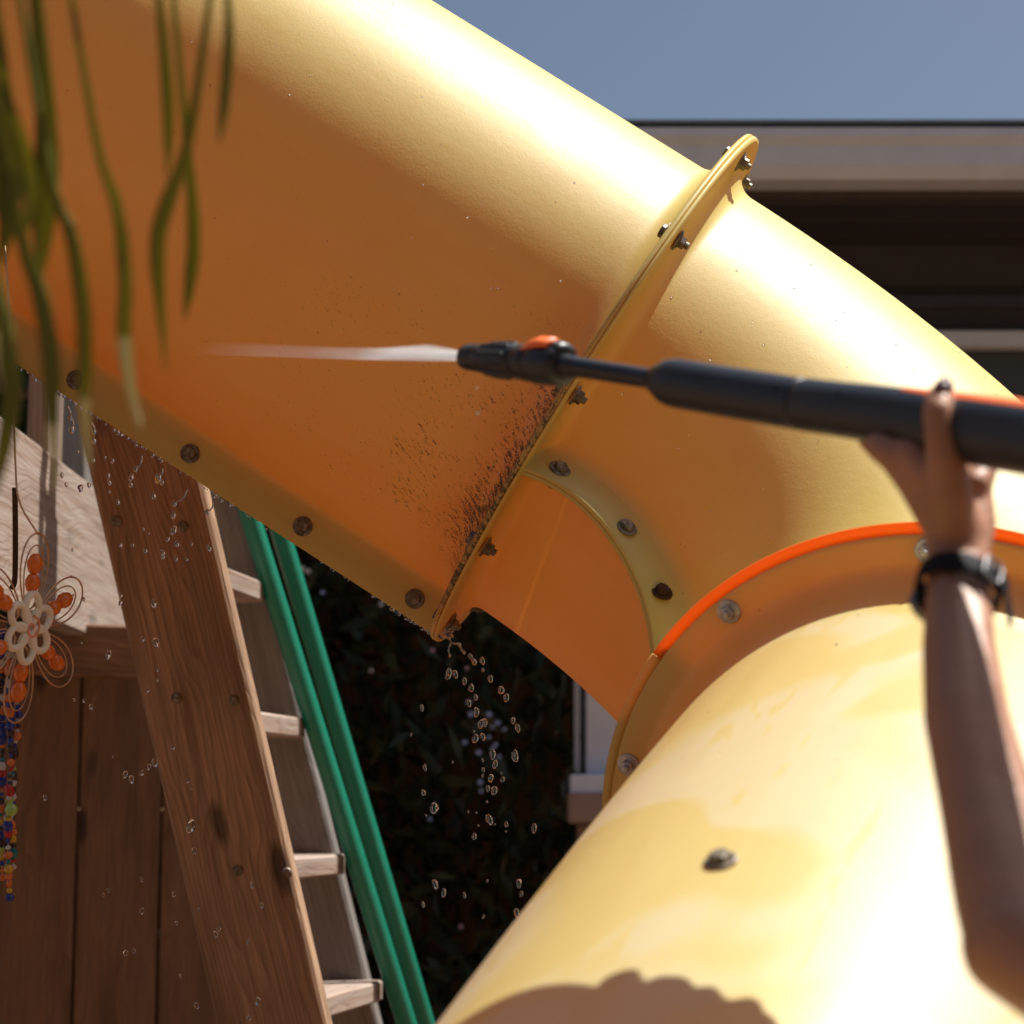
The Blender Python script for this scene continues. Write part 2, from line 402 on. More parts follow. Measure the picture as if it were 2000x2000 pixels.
def ring_angle(tube, x, r, px, side=None):
    best = None
    for a in np.linspace(-math.pi, math.pi, 1440):
        p = tube.point(x, a, r)
        if side is not None and (tube.dirn(x, a) @ CZ) > .25: continue
        dd = np.hypot(*(px_of(p) - np.array(px)))
        if best is None or dd < best[0]: best = (dd, a, p)
    return best
slide = thing('tube_slide', 'yellow orange plastic tube slide of bolted curved sections, wet and streaked with mildew', 'slide', (B[0], B[1], 0))
up = Tube('upper', 0, 0, (True, True)); el = Tube('elbow', 0, 0, (True, True)); lw_ = Tube('lower', 0, 0, (True, True))
# seam positions
sa = math.pi * 1.0
up.tw = (sa - .05, sa - .05)
aA = ring_angle(el, .008, RF, (1037, 914), True)[1]; aB = ring_angle(el, el.L - .008, RF, (1264, 1268), True)[1]
while aB - aA > math.pi: aB -= 2 * math.pi
while aB - aA < -math.pi: aB += 2 * math.pi
el.tw = (aA, aB)
edge = smooth_path([(1037, 914, 0), (1060, 940, 0), (1110, 975, 0), (1170, 1025, 0), (1230, 1100, 0), (1255, 1150, 0), (1262, 1200, 0), (1264, 1266, 0)], 80)[:, :2]
ws, as_ = [], []
for w in np.linspace(.02, .98, 25):
    lin = aA * (1 - w) + aB * w; cand = []
    for da in np.linspace(-.5, .5, 201):
        dist = np.hypot(*(edge - px_of(el.point(w * el.L, lin + da, PLATE))).T).min(); cand.append((dist + abs(da) * .5, lin + da))
    ws.append(w); as_.append(min(cand)[1])
el.poly = np.polyfit(ws, as_, 4); el.tilt = math.copysign(.045, aA)
aC = 0
aD = min((lw_.dirn(.3, a)[2] + .3 * abs(lw_.dirn(.3, a)[0]), a) for a in np.linspace(-math.pi, math.pi, 361))[1]
lw_.tw = (aD, aD)
print('SEAMS', aA, aB, aC, 'L', el.L)
up.front = 1 if up.dirn(up.L * .8, up.tw[0] + math.pi / 2) @ CZ < 0 else -1
el.rf[1] = RF - .012; lw_.rf[0] = RF - .012
S = {}
for nm, tb, mt in (('up', up, M['tube_a']), ('el', el, M['tube_b']), ('lo', lw_, M['tube_c'])):
    for hf in ((1, -1) if nm != 'lo' else (0,)): S[nm, hf] = tb.shell(hf, mt, slide, nm == 'up')
S['lo', 1] = S['lo', -1] = S['lo', 0]

c_, t_, X_, Y_ = lw_.at(0); lm_ = NT('glow_tinted_lip'); lm_.set(Base_Color=(.80, .34, .05, 1), Roughness=.4); lm_.translucent((.96, .28, .025), .55)  # oranger and more translucent than the slide, backlit glow tinted in
def lip(a0, a1, mat):
    rg_ = []
    for a in np.linspace(a0, a1, 90):
        d_ = math.cos(a) * X_ + math.sin(a) * Y_; rg_.append(np.array([c_ + d_ * r_ + t_ * z_ for r_, z_ in ((RF - .0125, -.0018), (RF - .0012, -.0018), (RF, 0), (RF - .0012, .0018), (RF - .0125, .0018))]))
    return obj('flange_lip', *loft(rg_), mat, slide)
aS = ring_angle(lw_, .001, RF, (1264, 1268))[1]; aT = ring_angle(lw_, .001, RF, (1700, 1030))[1]
sg_ = 1 if (aT - aS) % (2 * math.pi) < math.pi else -1
lip(aS, aS + sg_ * 3.3, lm_.m); lip(aS - sg_ * .004, aS - sg_ * (2 * math.pi - 3.304), M['tube_b'])  # upper arc takes the glow-tinted plastic, lower arc the plain one
# bolts: washer, flanged hex and a stub of thread
def bolt_mesh(name, mat, kind):
    b = MB()
    b.add(*lathe([(.0132, 0), (.0134, .0006), (.0132, .0020), (.0120, .0026), (.004, .0027)], 22))
    hexr = lambda rad, z: np.array([(rad * math.cos(k * math.pi / 3 + .3), rad * math.sin(k * math.pi / 3 + .3), z) for k in range(6)])
    if kind == 'nut':
        b.add(*lathe([(.0098, .0024), (.0098, .0036), (.0085, .0040)], 18))
        b.add(*loft([hexr(.0082, .003), hexr(.0082, .0098), hexr(.0070, .0106)]))
        b.add(*lathe([(.0044, .010), (.0044, .0150), (.0036, .0158)], 12))
    else:
        b.add(*loft([hexr(.0088, .0022), hexr(.0088, .0068), hexr(.0076, .0078)]))
        b.add(*lathe([(.0068, .0074), (.0068, .0080), (.0058, .0082)], 14))
    v, f = b.arr(); me = mesh_data(name, v, f, False); me.materials.append(mat); return me
BM = {(k, mt): bolt_mesh('bolt', M[mt], k) for k in ('nut', 'head') for mt in ('bolt', 'bolt_rusty', 'bolt_new')}
def bolt(pos, nrm, parent, kind='nut', mt='bolt'):
    x, y, z = frame_of(nrm, (rnd.uniform(-1, 1), rnd.uniform(-1, 1), rnd.uniform(-1, 1)))
    return inst('bolt', BM[kind, mt], mat4(x, y, z, pos), parent)
def owner(key, tube, x, a):
    r = (a - tube.seam(x)) % (2 * math.pi); return S[key, 1 if r < math.pi else -1]
# ring of bolts at the joint between upper section and elbow
a0 = ring_angle(el, TH + .002, .366, (1128, 775), True)[1]
for k in range(10):
    a = a0 + k * math.pi / 5
    c, t, X, Y = el.at(0); p = c + .366 * (math.cos(a) * X + math.sin(a) * Y)
    bolt(p + t * (TH + .0002), t, owner('el', el, .01, a), 'nut', 'bolt')
    bolt(p - t * (TH + .0002), -t, owner('up', up, up.L - .01, a), 'head', 'bolt')
a0 = ring_angle(lw_, TH + .002, .366, (1420, 1192))[1]; a1 = ring_angle(lw_, TH + .002, .366, (1765, 1087))[1]
step = abs((a1 - a0 + math.pi) % (2 * math.pi) - math.pi); print('B step', math.degrees(step))
for k in range(10):
    a = a0 + k * math.pi / 5
    c, t, X, Y = lw_.at(0); p = c + .366 * (math.cos(a) * X + math.sin(a) * Y)
    bolt(p + t * (TH + .0002), t, owner('lo', lw_, .01, a), 'nut', 'bolt_new')
    bolt(p - t * (TH + .0002), -t, owner('el', el, el.L - .01, a), 'head', 'bolt')
# along the seams
def seam_bolts(key, tube, px_list, sign, kind, mts, rr=.362, side=0):
    xs = np.linspace(.03, tube.L - .03, 600)
    for (px, mt) in zip(px_list, mts):
        wt_ = (rr - R) / (PLATE - R)
        mid_ = lambda x: tube.point(x, tube.seam(x) - tube.tilt, R) * (1 - wt_) + tube.point(x, tube.seam(x), PLATE) * wt_
        pts = np.array([mid_(x) for x in xs]); i = int(np.argmin(np.hypot(*(px_of(pts) - np.array(px)).T)))
        x = xs[i]; t = tube.at(x)[1]; rad = unit(tube.point(x, tube.seam(x), PLATE) - tube.point(x, tube.seam(x) - tube.tilt, R)); nrm = unit(np.cross(t, rad)) * sign
        p = mid_(x) + nrm * (TH - .0018)
        bolt(p, nrm, S[key, 1 if sign > 0 else -1], kind, mt)
        bolt(mid_(x) - nrm * (TH - .0018), -nrm, S[key, -1 if sign > 0 else 1], 'head' if kind == 'nut' else 'nut', 'bolt')
c, t, X, Y = up.at(up.L * .7); rad = up.dirn(up.L * .7, up.seam(0)); sg = 1 if (np.cross(t, rad) @ CZ) < 0 else -1
seam_bolts('up', up, [(-80, 612), (145, 752), (370, 895), (590, 1033), (815, 1165)], sg, 'head', ['bolt'] * 5)
seam_bolts('el', el, [(1085, 932), (1213, 1043), (1297, 1160)], -1 if sg < 0 else 1, 'head', ['bolt', 'bolt', 'bolt_rusty'])
# one bolt through the top of the lower section
best = None
for x in np.linspace(.1, lw_.L * .8, 90):
    for a in np.linspace(-math.pi, math.pi, 120):
        p = lw_.point(x, a, R)
        if (p - lw_.at(x)[0]) @ (CAM - p) < 0: continue
        dd = np.hypot(*(px_of(p) - np.array((1408, 1676))))
        if best is None or dd < best[0]: best = (dd, x, a, p)
bolt(best[3] + .0003 * lw_.dirn(best[1], best[2]), lw_.dirn(best[1], best[2]), owner('lo', lw_, best[1], best[2]), 'head', 'bolt')

# ------------------------------------------------------------------ pressure washer wand
def wz(px): return 1.80 + (px - 912) / (1950 - 912) * (1.33 - 1.80)
wand_pts = [(912, 697), (980, 703), (1060, 710), (1120, 716), (1275, 740), (1317, 748), (1575, 791), (1700, 807), (1830, 829), (1950, 848), (2100, 872), (2250, 893), (2600, 945)]
def wc(px):
    y = np.interp(px, [p[0] for p in wand_pts], [p[1] for p in wand_pts]); return P(px, y, wz(px))
WUP = D((0.1, .99, 0)); WAX = unit(wc(1950) - wc(912))
wand = thing('pressure_washer_wand', 'black pressure washer wand with orange trim spraying water, held by a hand', 'pressure washer', wc(1950))
def wloft(name, sec, mat, n=36, sq=0.0):
    """sections: (px along, height px at that spot, squash) lofted about the wand's line"""
    rings = []
    for q in sec:
        px, w = q[0], q[1]; fy = q[2] if len(q) > 2 else 1.0; off = q[3] if len(q) > 3 else 0
        c = wc(px); r = w / 2 / FK * wz(px); y = unit(WUP - WAX * (WUP @ WAX)); x = np.cross(WAX, y)
        c = c + y * off / FK * wz(px)
        a = np.linspace(0, 2 * math.pi, n, endpoint=False)[:, None]
        ca, sa_ = np.cos(a), np.sin(a); p = 2.0 / (2.0 + sq)
        rings.append(c + r * (np.sign(ca) * np.abs(ca) ** p * x * fy + np.sign(sa_) * np.abs(sa_) ** p * y))
    return obj(name, *loft(rings), mat, wand)
nz = wloft('nozzle', [(921, 18), (913, 30), (910, 44), (911, 49), (916, 52), (930, 55), (934, 55.5), (935.5, 54), (938, 57), (960, 62), (980, 68), (1000, 70), (1010, 69), (1012, 64), (1016, 64), (1018, 71), (1034, 75), (1050, 80)], M['black'])
for k in range(10):     # grip ribs round the nozzle
    a = k * math.pi / 5 + .3; y = unit(WUP - WAX * (WUP @ WAX)); x = np.cross(WAX, y); dr = math.cos(a) * x + math.sin(a) * y
    rr = [(945, 57), (952, 60.5), (975, 67.5), (1000, 71.5), (1007, 68)]
    v, f = sweep([wc(p) + dr * (w / 2 / FK * wz(p) - .0006) for p, w in rr], [.0008, .0018, .0022, .002, .0008], 8); obj('grip_rib', v, f, M['black'], nz)
col_ = wloft('nozzle_collar', [(1046, 76), (1050, 82), (1066, 84), (1088, 83), (1098, 80), (1102, 74), (1102.5, 40)], M['black'])
# raised hump and orange selector button
def saddle(name, secs, half_w, mat, lean=0.0):
    rings = []
    for px, r_px, hh in secs:
        c = wc(px); u = FK / wz(px); y = unit(WUP - WAX * (WUP @ WAX)); x = np.cross(WAX, y); tc_ = x if x @ CZ < 0 else -x; y = unit(y + tc_ * lean); x = np.cross(WAX, y); ring = []
        for q in np.linspace(-1, 1, 11): ring.append(c + x * q * half_w / u + y * (r_px + hh * (1 - abs(q) ** 3.0)) / u)
        for q in np.linspace(1, -1, 11): ring.append(c + x * q * half_w * .96 / u + y * (r_px - 6) / u)
        rings.append(np.array(ring))
    return obj(name, *loft(rings), mat, wand)
saddle('hump', [(1040, 30, 3), (1052, 33, 8), (1068, 35, 12), (1085, 36, 12), (1099, 35, 9), (1103, 33, 4)], 24, M['black'])
saddle('selector_button', [(1036, 35, 1), (1040, 36, 5), (1050, 41, 8), (1063, 45.5, 9), (1078, 48, 7), (1087, 49, 3)], 19, M['orange'], .5)
wloft('lance', [(1090, 38), (1092, 45), (1106, 46), (1110, 42), (1125, 42), (1128, 39), (1270, 40), (1282, 40)], M['black'])
wloft('front_barrel', [(1276, 44), (1278, 52), (1290, 66), (1306, 88), (1318, 95), (1330, 97), (1420, 99), (1540, 103), (1566, 104), (1570, 103), (1571, 98)], M['black'], sq=.3)
wloft('rear_barrel', [(1568, 96), (1573, 102), (1577, 105), (1640, 108), (1700, 114), (1780, 124), (1860, 134), (1950, 142), (2060, 148), (2200, 156), (2380, 160), (2480, 150), (2530, 120), (2540, 80)], M['black'], sq=.3)  # drawn out past the frame so its shadow reaches the lower forearm
y_ = unit(WUP - WAX * (WUP @ WAX)); x_ = np.cross(WAX, y_)
trim = []; tn_ = x_ if x_ @ CZ < 0 else -x_; yl_ = unit(y_ + tn_ * .45); xl_ = np.cross(WAX, yl_)
for px, w, hw in [(1766, 122, 4), (1780, 124, 12), (1830, 131, 18), (1900, 138, 20), (1980, 143, 20), (2080, 146, 18), (2160, 141, 8)]:
    c = wc(px); u = FK / wz(px); trim.append(np.array([c + xl_ * q * hw / u + yl_ * ((w / 2 - .5) + 5.5 * (1 - abs(q) ** 2.5)) / u for q in np.linspace(-1, 1, 9)] + [c + xl_ * q * hw * .9 / u + yl_ * (w / 2 - 7) / u for q in np.linspace(1, -1, 9)]))
obj('orange_trim', *loft(trim), M['orange'], wand)
for px, off in ((1545, 24), (1546, -42), (1667, 28), (1668, -46)):
    u = FK / wz(px); w = 51 if px < 1600 else 55; zz = math.sqrt(max(0, 1 - (off / w) ** 2)); d = unit(-x_ * zz * (1 if (x_ @ CZ) > 0 else -1) + y_ * off / w)
    x, y, z = frame_of(d); v, f = lathe([(.0034, -.002), (.0034, .0009), (.0024, .0011), (.0022, -.0005), (.0005, -.0006)], 12)
    me = mesh_data('screw', v, f, False); me.materials.append(M['rubber']); inst('screw', me, mat4(x, y, z, wc(px) + d * (w / u)), wand)
# grip and trigger, beyond the edge of the picture
gp = [wc(2400) - y_ * .02, wc(2435) - y_ * .07, wc(2460) - y_ * .13, wc(2470) - y_ * .165]
obj('grip', *sweep(smooth_path(gp, 10), [.017, .018, .018, .018, .018, .018, .0185, .019, .019, .016], 18), M['black'], wand)
tg = [wc(2330) - y_ * .02, wc(2320) - y_ * .075, wc(2380) - y_ * .14, wc(2462) - y_ * .155]
obj('trigger_guard', *sweep(smooth_path(tg, 14), .006, 10), M['black'], wand)
obj('trigger', *sweep(smooth_path([wc(2365) - y_ * .02, wc(2372) - y_ * .055, wc(2360) - y_ * .095], 8), .006, 10), M['orange'], wand)

# ------------------------------------------------------------------ person holding the wand
def capsule(b, p0, p1, r0, r1, n=14):
    p0, p1 = np.asarray(p0, float), np.asarray(p1, float); x, y, z = frame_of(p1 - p0, (.31, .2, .93)); L = np.linalg.norm(p1 - p0); rings = []
    a = np.linspace(0, 2 * math.pi, n, endpoint=False)[:, None]
    for th in np.linspace(-math.pi / 2 + .06, 0, 6): rings.append(p0 + z * r0 * math.sin(th) + r0 * math.cos(th) * (np.cos(a) * x + np.sin(a) * y))
    for th in np.linspace(0, math.pi / 2 - .06, 6): rings.append(p1 + z * r1 * math.sin(th) + r1 * math.cos(th) * (np.cos(a) * x + np.sin(a) * y))
    b.add(*loft(rings))
def chain(b, pts, n=14):
    for (p, r), (q, s) in zip(pts[:-1], pts[1:]): capsule(b, p, q, r, s, n)
def remeshed(name, b, voxel, smooth_it, mat, parent):
    v, f = b.arr(); off = np.array(origin(parent)); me = mesh_data(name, v - off, f)
    tmp = bpy.data.objects.new('tmp', me); COL.objects.link(tmp)
    rm = tmp.modifiers.new('r', 'REMESH'); rm.mode = 'VOXEL'; rm.voxel_size = voxel
    sm = tmp.modifiers.new('s', 'SMOOTH'); sm.factor = .5; sm.iterations = smooth_it
    dg = bpy.context.evaluated_depsgraph_get(); nm = bpy.data.meshes.new_from_object(tmp.evaluated_get(dg))
    bpy.data.objects.remove(tmp); nm.polygons.foreach_set('use_smooth', [True] * len(nm.polygons)); nm.materials.clear(); nm.materials.append(mat); nm.name = name
    o = bpy.data.objects.new(name, nm); COL.objects.link(o); o.parent = parent; return o
SH_L = W(.48, -.35, .88); SH_R = W(.79, -.35, .98)          # shoulders
FEET = np.array([.63, .97, 0.0])
person = thing('person', 'bare arm and hand with dark nails and black watch, raised to hold the wand', 'person', (FEET[0], FEET[1], 0))
b = MB()
HS = .826
q = lambda px, py, Z, r: (P(px, py, (Z + .055 * min(1, max(0, (1850 - py) / 800))) * HS), r * HS)
# forearm: two bones side by side flatten the wrist
chain(b, [q(1858, 1085, 1.598, .020), q(1856, 1150, 1.575, .0195), q(1856, 1260, 1.525, .0222), q(1868, 1400, 1.475, .0250), q(1905, 1560, 1.430, .0275), q(1955, 1760, 1.37, .033), q(1985, 1850, 1.345, .035)])
chain(b, [q(1888, 1085, 1.602, .0195), q(1890, 1150, 1.580, .0185), q(1892, 1260, 1.53, .0212), q(1908, 1400, 1.48, .0250), q(1945, 1560, 1.435, .0285), q(1985, 1760, 1.375, .032), q(1985, 1850, 1.345, .035)])
elb = P(1985, 1850, 1.345 * .826)
chain(b, [(elb, .031), (elb * .6 + SH_L * .4, .035), (elb * .25 + SH_L * .75, .042), (SH_L, .052)])
# palm and heel of the hand
chain(b, [q(1868, 1090, 1.60, .022), q(1862, 1030, 1.605, .025), q(1842, 975, 1.61, .025), q(1800, 930, 1.625, .020)])
chain(b, [q(1885, 1090, 1.604, .020), q(1908, 1020, 1.625, .0165), q(1900, 965, 1.64, .017), q(1905, 935, 1.655, .015)])
chain(b, [q(1840, 1010, 1.61, .021), q(1792, 940, 1.622, .018), q(1750, 893, 1.632, .0150), q(1716, 872, 1.645, .0125)])
chain(b, [q(1820, 930, 1.605, .018), q(1782, 890, 1.620, .0155), q(1745, 878, 1.640, .0125)])
chain(b, [q(1880, 1010, 1.625, .019), q(1850, 935, 1.65, .019), q(1800, 915, 1.65, .016)])
# thumb on the near side of the barrel, tip bent over the top
chain(b, [q(1862, 1020, 1.592, .019), q(1853, 960, 1.583, .0205), q(1846, 900, 1.575, .0165), q(1837, 850, 1.573, .0130), q(1833, 806, 1.577, .0135), q(1836, 783, 1.585, .0128), q(1842, 763, 1.597, .0100)])
# fingers curl up the far side and over the top
chain(b, [q(1790, 930, 1.64, .0135), q(1728, 882, 1.69, .0125), q(1696, 858, 1.735, .0100), q(1700, 805, 1.745, .009), q(1722, 768, 1.715, .008)])
chain(b, [q(1815, 935, 1.66, .013), q(1775, 895, 1.70, .0108), q(1765, 840, 1.715, .0092), q(1768, 795, 1.705, .0085), q(1778, 776, 1.685, .0078)])
chain(b, [q(1862, 935, 1.65, .013), q(1836, 905, 1.68, .0105), q(1822, 850, 1.69, .009), q(1824, 806, 1.68, .0083), q(1828, 786, 1.66, .0075)])
chain(b, [q(1905, 945, 1.63, .0125), q(1922, 922, 1.645, .0115), q(1900, 870, 1.665, .009), q(1894, 824, 1.655, .008), q(1896, 803, 1.635, .0072)])
# rest of the body, standing to the right of the picture
mid = (SH_L + SH_R) / 2; bf = unit(np.cross(SH_R - SH_L, (0, 0, 1))) * -1
neck = mid + np.array([0, 0, .06]); head = mid + np.array([-.01, .03, .24])
hipc = np.array([FEET[0], FEET[1], .90]); hx = unit(SH_R - SH_L)
chain(b, [(mid, .07), (neck, .055), (head - np.array([0, 0, .07]), .055)], 18)
capsule(b, head + np.array([0, .0, .03]), head - np.array([0, -.02, .05]), .092, .068, 20)
capsule(b, head + np.array([0, .085, -.01]) , head + np.array([0, .098, -.035]), .010, .014)   # nose
for s_ in (-1, 1): capsule(b, head + hx * s_ * .088 + np.array([0, -.01, .01]), head + hx * s_ * .09 + np.array([0, -.01, -.03]), .014, .010)
chain(b, [(SH_L, .055), (mid, .085), (SH_R, .055)], 18)
for s_ in (-1, 1): chain(b, [(mid + hx * s_ * .09 + np.array([0, 0, -.06]), .095), (hipc + hx * s_ * .06 + np.array([0, 0, .22]), .085), (hipc + hx * s_ * .085, .10)], 18)
for s_ in (-1, 1): chain(b, [(hipc + hx * s_ * .09, .088), (hipc + hx * s_ * .10 + np.array([0, .02, -.42]), .058), (hipc + hx * s_ * .10 + np.array([0, 0, -.50]), .056), (hipc + hx * s_ * .11 + np.array([0, -.01, -.82]), .04)], 18)
gh = wc(2445) - y_ * .09
er = SH_R * .5 + gh * .5 + np.array([.10, -.06, -.16])
chain(b, [(SH_R, .052), (SH_R * .5 + er * .5, .043), (er, .036), (er * .5 + gh * .5, .032), (gh * .85 + er * .15, .023), (gh * .93 + er * .07, .026)])
gz = unit(er - gh); gx_ = unit(np.cross(gz, y_))
for k in range(4):
    c0 = gh + gz * .035 - y_ * (.03 - .02 * k) * 1 + y_ * .01
    chain(b, [(c0, .011), (c0 - gz * .03 + gx_ * .024, .0095), (c0 - gz * .062 + gx_ * .016, .0085), (c0 - gz * .060 - gx_ * .010, .0078)])
chain(b, [(gh + gz * .04 + y_ * .02, .013), (gh - gx_ * .026 + y_ * .035 + gz * .01, .011), (gh - gx_ * .024 + y_ * .032 - gz * .03, .009)])
remeshed('body', b, .0028, 5, M['skin'], person)
# nail of the thumb
nd = unit(P(1838, 745, (1.575 + .05) * HS) - P(1842, 763, (1.597 + .05) * HS)); nx = unit(P(1870, 765, (1.59 + .05) * HS) - P(1835, 760, (1.59 + .05) * HS))
ncen = P(1841, 762, (1.594 + .05) * HS); nt = unit(P(1843, 753, (1.602 + .05) * HS) - P(1836, 783, (1.585 + .05) * HS)); nn = unit(np.cross(nx, nt)); nn = nn if nn @ CZ < 0 else -nn
rows = []
for t_ in np.linspace(-1, 1, 7):
    wv = .0062 * math.sqrt(max(.12, 1 - (max(0, t_) * .95) ** 2))
    rows.append(np.array([ncen + nt * t_ * .0078 + nx * s_ * wv + nn * (.0084 + .0008 - .0042 * s_ * s_ - .0022 * max(0, t_) ** 2) for s_ in np.linspace(-1, 1, 7)] + [ncen + nt * t_ * .0078 + nx * s_ * wv + nn * (.0072 - .0042 * s_ * s_) for s_ in np.linspace(1, -1, 7)]))
obj('fingernail', *loft(rows), M['nail'], person)
# watch
wrist = P(1873, 1146, (1.579 + .048) * HS); wax = unit(P(1873, 1086, 1.651 * HS) - P(1874, 1240, 1.577 * HS)); wax = unit(wax + .16 * unit(CX))
xr = unit(CX - wax * (CX @ wax)); yr = np.cross(wax, xr); yr = yr if yr @ CZ < 0 else -yr
watch = obj('wristwatch', *loft([np.array([wrist + wax * zz + (1 + o / .03) * (.0262 * math.cos(a) * xr + .0205 * math.sin(a) * yr) for a in np.linspace(0, 2 * math.pi, 48, endpoint=False)]) for zz, o in ((-.0095, .0008), (-.0100, .0018), (-.0095, .0032), (0, .0036), (.0095, .0032), (.0100, .0018), (.0095, .0008), (0, .0002), (-.0095, .0008))], cap=False), M['rubber'], person)
ba = math.radians(52); bc = wrist + 1.12 * (.0270 * math.cos(ba) * xr + .0212 * math.sin(ba) * yr); bn = unit(math.cos(ba) * xr / .0270 + math.sin(ba) * yr / .0212); bt = unit(np.cross(wax, bn))
lp = [bc + bn * .0022 + bt * (.0070 * math.copysign(abs(math.cos(t_)) ** .6, math.cos(t_))) + wax * (.0100 * math.copysign(abs(math.sin(t_)) ** .6, math.sin(t_))) for t_ in np.linspace(0, 2 * math.pi, 33)]
obj('buckle', *sweep(lp, .0012, 8, hint=bn, cap=False), M['steel'], watch)
obj('buckle_prong', *sweep([bc + bn * .0028 + bt * .007, bc + bn * .0036, bc + bn * .0030 - bt * .007], .0009, 8), M['steel'], watch)
ta = [wrist + (1.13 + .012 * k) * (.0270 * math.cos(a) * xr + .0212 * math.sin(a) * yr) for k, a in enumerate(np.radians([70, 50, 30, 10, -5]))]
ta = [p for p in ta] + [ta[-1] + np.array([.001, 0, -.006]) , ta[-1] + np.array([.003, .002, -.016])]
rg = []
for i, p in enumerate(smooth_path(ta, 16)):
    rg.append(np.array([p + wax * s_ * .0072 for s_ in (-1, 1)] + [p + wax * s_ * .0072 + unit(p - wrist) * .0014 for s_ in (1, -1)]))
obj('strap_tail', *loft(rg), M['rubber'], watch, False)
ca = math.radians(232); cc = wrist + 1.12 * (.0270 * math.cos(ca) * xr + .0212 * math.sin(ca) * yr); cn = unit(math.cos(ca) * xr + math.sin(ca) * yr)
v, f = lathe([(.009, -.002), (.0125, -.001), (.0130, .002), (.0122, .0050), (.011, .0057), (.002, .0060)], 32); x, y, z = frame_of(cn, wax)
me = mesh_data('watch_case', v, f); me.materials.append(M['steel']); inst('watch_case', me, mat4(x, y, z, cc - wax * .003), watch)
# clothes and hair, outside the picture
cb = MB()
for s_ in (-1, 1): chain(cb, [(mid + hx * s_ * .09 + np.array([0, 0, -.05]), .105), (hipc + hx * s_ * .06 + np.array([0, 0, .22]), .096), (hipc + hx * s_ * .085 + np.array([0, 0, .04]), .110)], 18)
chain(cb, [(SH_L, .066), (mid + np.array([0, 0, -.02]), .095), (SH_R, .066)], 18)
chain(cb, [(SH_L, .064), (SH_L * .6 + elb * .4, .058)]); chain(cb, [(SH_R, .064), (SH_R * .6 + er * .4, .058)])
remeshed('shirt', cb, .006, 5, M['shirt'], person)
cb = MB()
for s_ in (-1, 1): chain(cb, [(hipc + hx * s_ * .085, .108), (hipc + hx * s_ * .09 + np.array([0, 0, -.05]), .10), (hipc + hx * s_ * .10 + np.array([0, .02, -.42]), .072), (hipc + hx * s_ * .11 + np.array([0, -.01, -.80]), .062)], 18)
remeshed('trousers', cb, .008, 5, M['jeans'], person)
cb = MB(); capsule(cb, head + np.array([0, -.02, .05]), head + np.array([0, -.05, -.02]), .098, .085, 20); chain(cb, [(head + np.array([0, -.09, .05]), .04), (head + np.array([0, -.14, -.03]), .035), (head + np.array([0, -.13, -.18]), .018)])
remeshed('hair', cb, .006, 5, M['hair'], person)
for s_ in (-1, 1):
    cb = MB(); f0 = hipc + hx * s_ * .11; f0[2] = .05; capsule(cb, f0 + np.array([0, -.05, 0]), f0 + np.array([0, .14, -.012]), .045, .036); remeshed('shoe', cb, .007, 4, M['rubber'], person)

# ------------------------------------------------------------------ water: the jet and drops
jm_ = NT('aerated_water'); jc = jm_.coord('Object'); jsx = jm_.n('SeparateXYZ'); jm_.l(jc, jsx.inputs[0])
juv = jm_.n('UVMap').outputs[0]; jsu = jm_.n('SeparateXYZ'); jm_.l(juv, jsu.inputs[0])
al = jm_.ramp(jsu.outputs[0], [(0, 1), (.18, 1), (.28, .85), (.36, .34), (.52, .16), (.8, .07), (1, 0)])
ed = jm_.ramp(jsu.outputs[1], [(0, 0), (.10, 1), (.55, 1), (.86, .55), (1, 0)])
cvj = jm_.n('CombineXYZ'); jm_.l(jm_.math('MULTIPLY', jsu.outputs[0], 5), cvj.inputs[0]); jm_.l(jm_.math('MULTIPLY', jsu.outputs[1], 14), cvj.inputs[1])
stk = jm_.ramp(jm_.noise(cvj.outputs[0], 1.0, 3), [(.32, .4), (.6, 1)])
alpha = jm_.math('MULTIPLY', jm_.math('MULTIPLY', al, ed), stk)
jm_.set(Base_Color=(.95, .96, .98, 1), Roughness=.35); mx_ = jm_.translucent((.96, .97, .99), .35)
tp = jm_.n('BsdfTransparent'); m2 = jm_.n('MixShader'); jm_.l(alpha, m2.inputs[0]); jm_.l(tp.outputs[0], m2.inputs[1]); jm_.l(mx_.outputs[0], m2.inputs[2]); jm_.l(m2.outputs[0], jm_.out.inputs['Surface'])
j0 = P(918, 696, 1.80); j1 = P(385, 683, 2.27); jx = unit(j1 - j0); jL = np.linalg.norm(j1 - j0)
jw = unit(D((0, 1, 1.5)) - jx * (D((0, 1, 1.5)) @ jx)); jn = np.cross(jx, jw); jn = jn if jn[2] > 0 else -jn
rows, uvs = [], []
for sx_ in np.linspace(0, 1, 40):
    top_ = np.interp(sx_, [0, .06, .15, .30, .45, 1], [5, 14, 22, 13, 12, 18]); bot_ = np.interp(sx_, [0, .1, .3, 1], [-8, -11, -12, -10]); sc_ = (1.80 + .47 * sx_) / FK
    up_ = jw @ CY; row = []; uv_ = []
    for sgn in (1, -1):
        for t_ in np.linspace(0, 1, 13)[::sgn]:
            row.append(j0 + jx * sx_ * jL + jw * (bot_ + (top_ - bot_) * t_) * sc_ / up_ + jn * sgn * (.0006 + .0012 * math.sin(math.pi * t_))); uv_.append((sx_, t_))
    rows.append(np.array(row)); uvs += uv_
v, f = loft(rows); jet = obj('water_jet', v, f, jm_.m, None, True, np.array(uvs)); tag(jet, 'white fan of spray shooting left from the black nozzle', 'water jet')

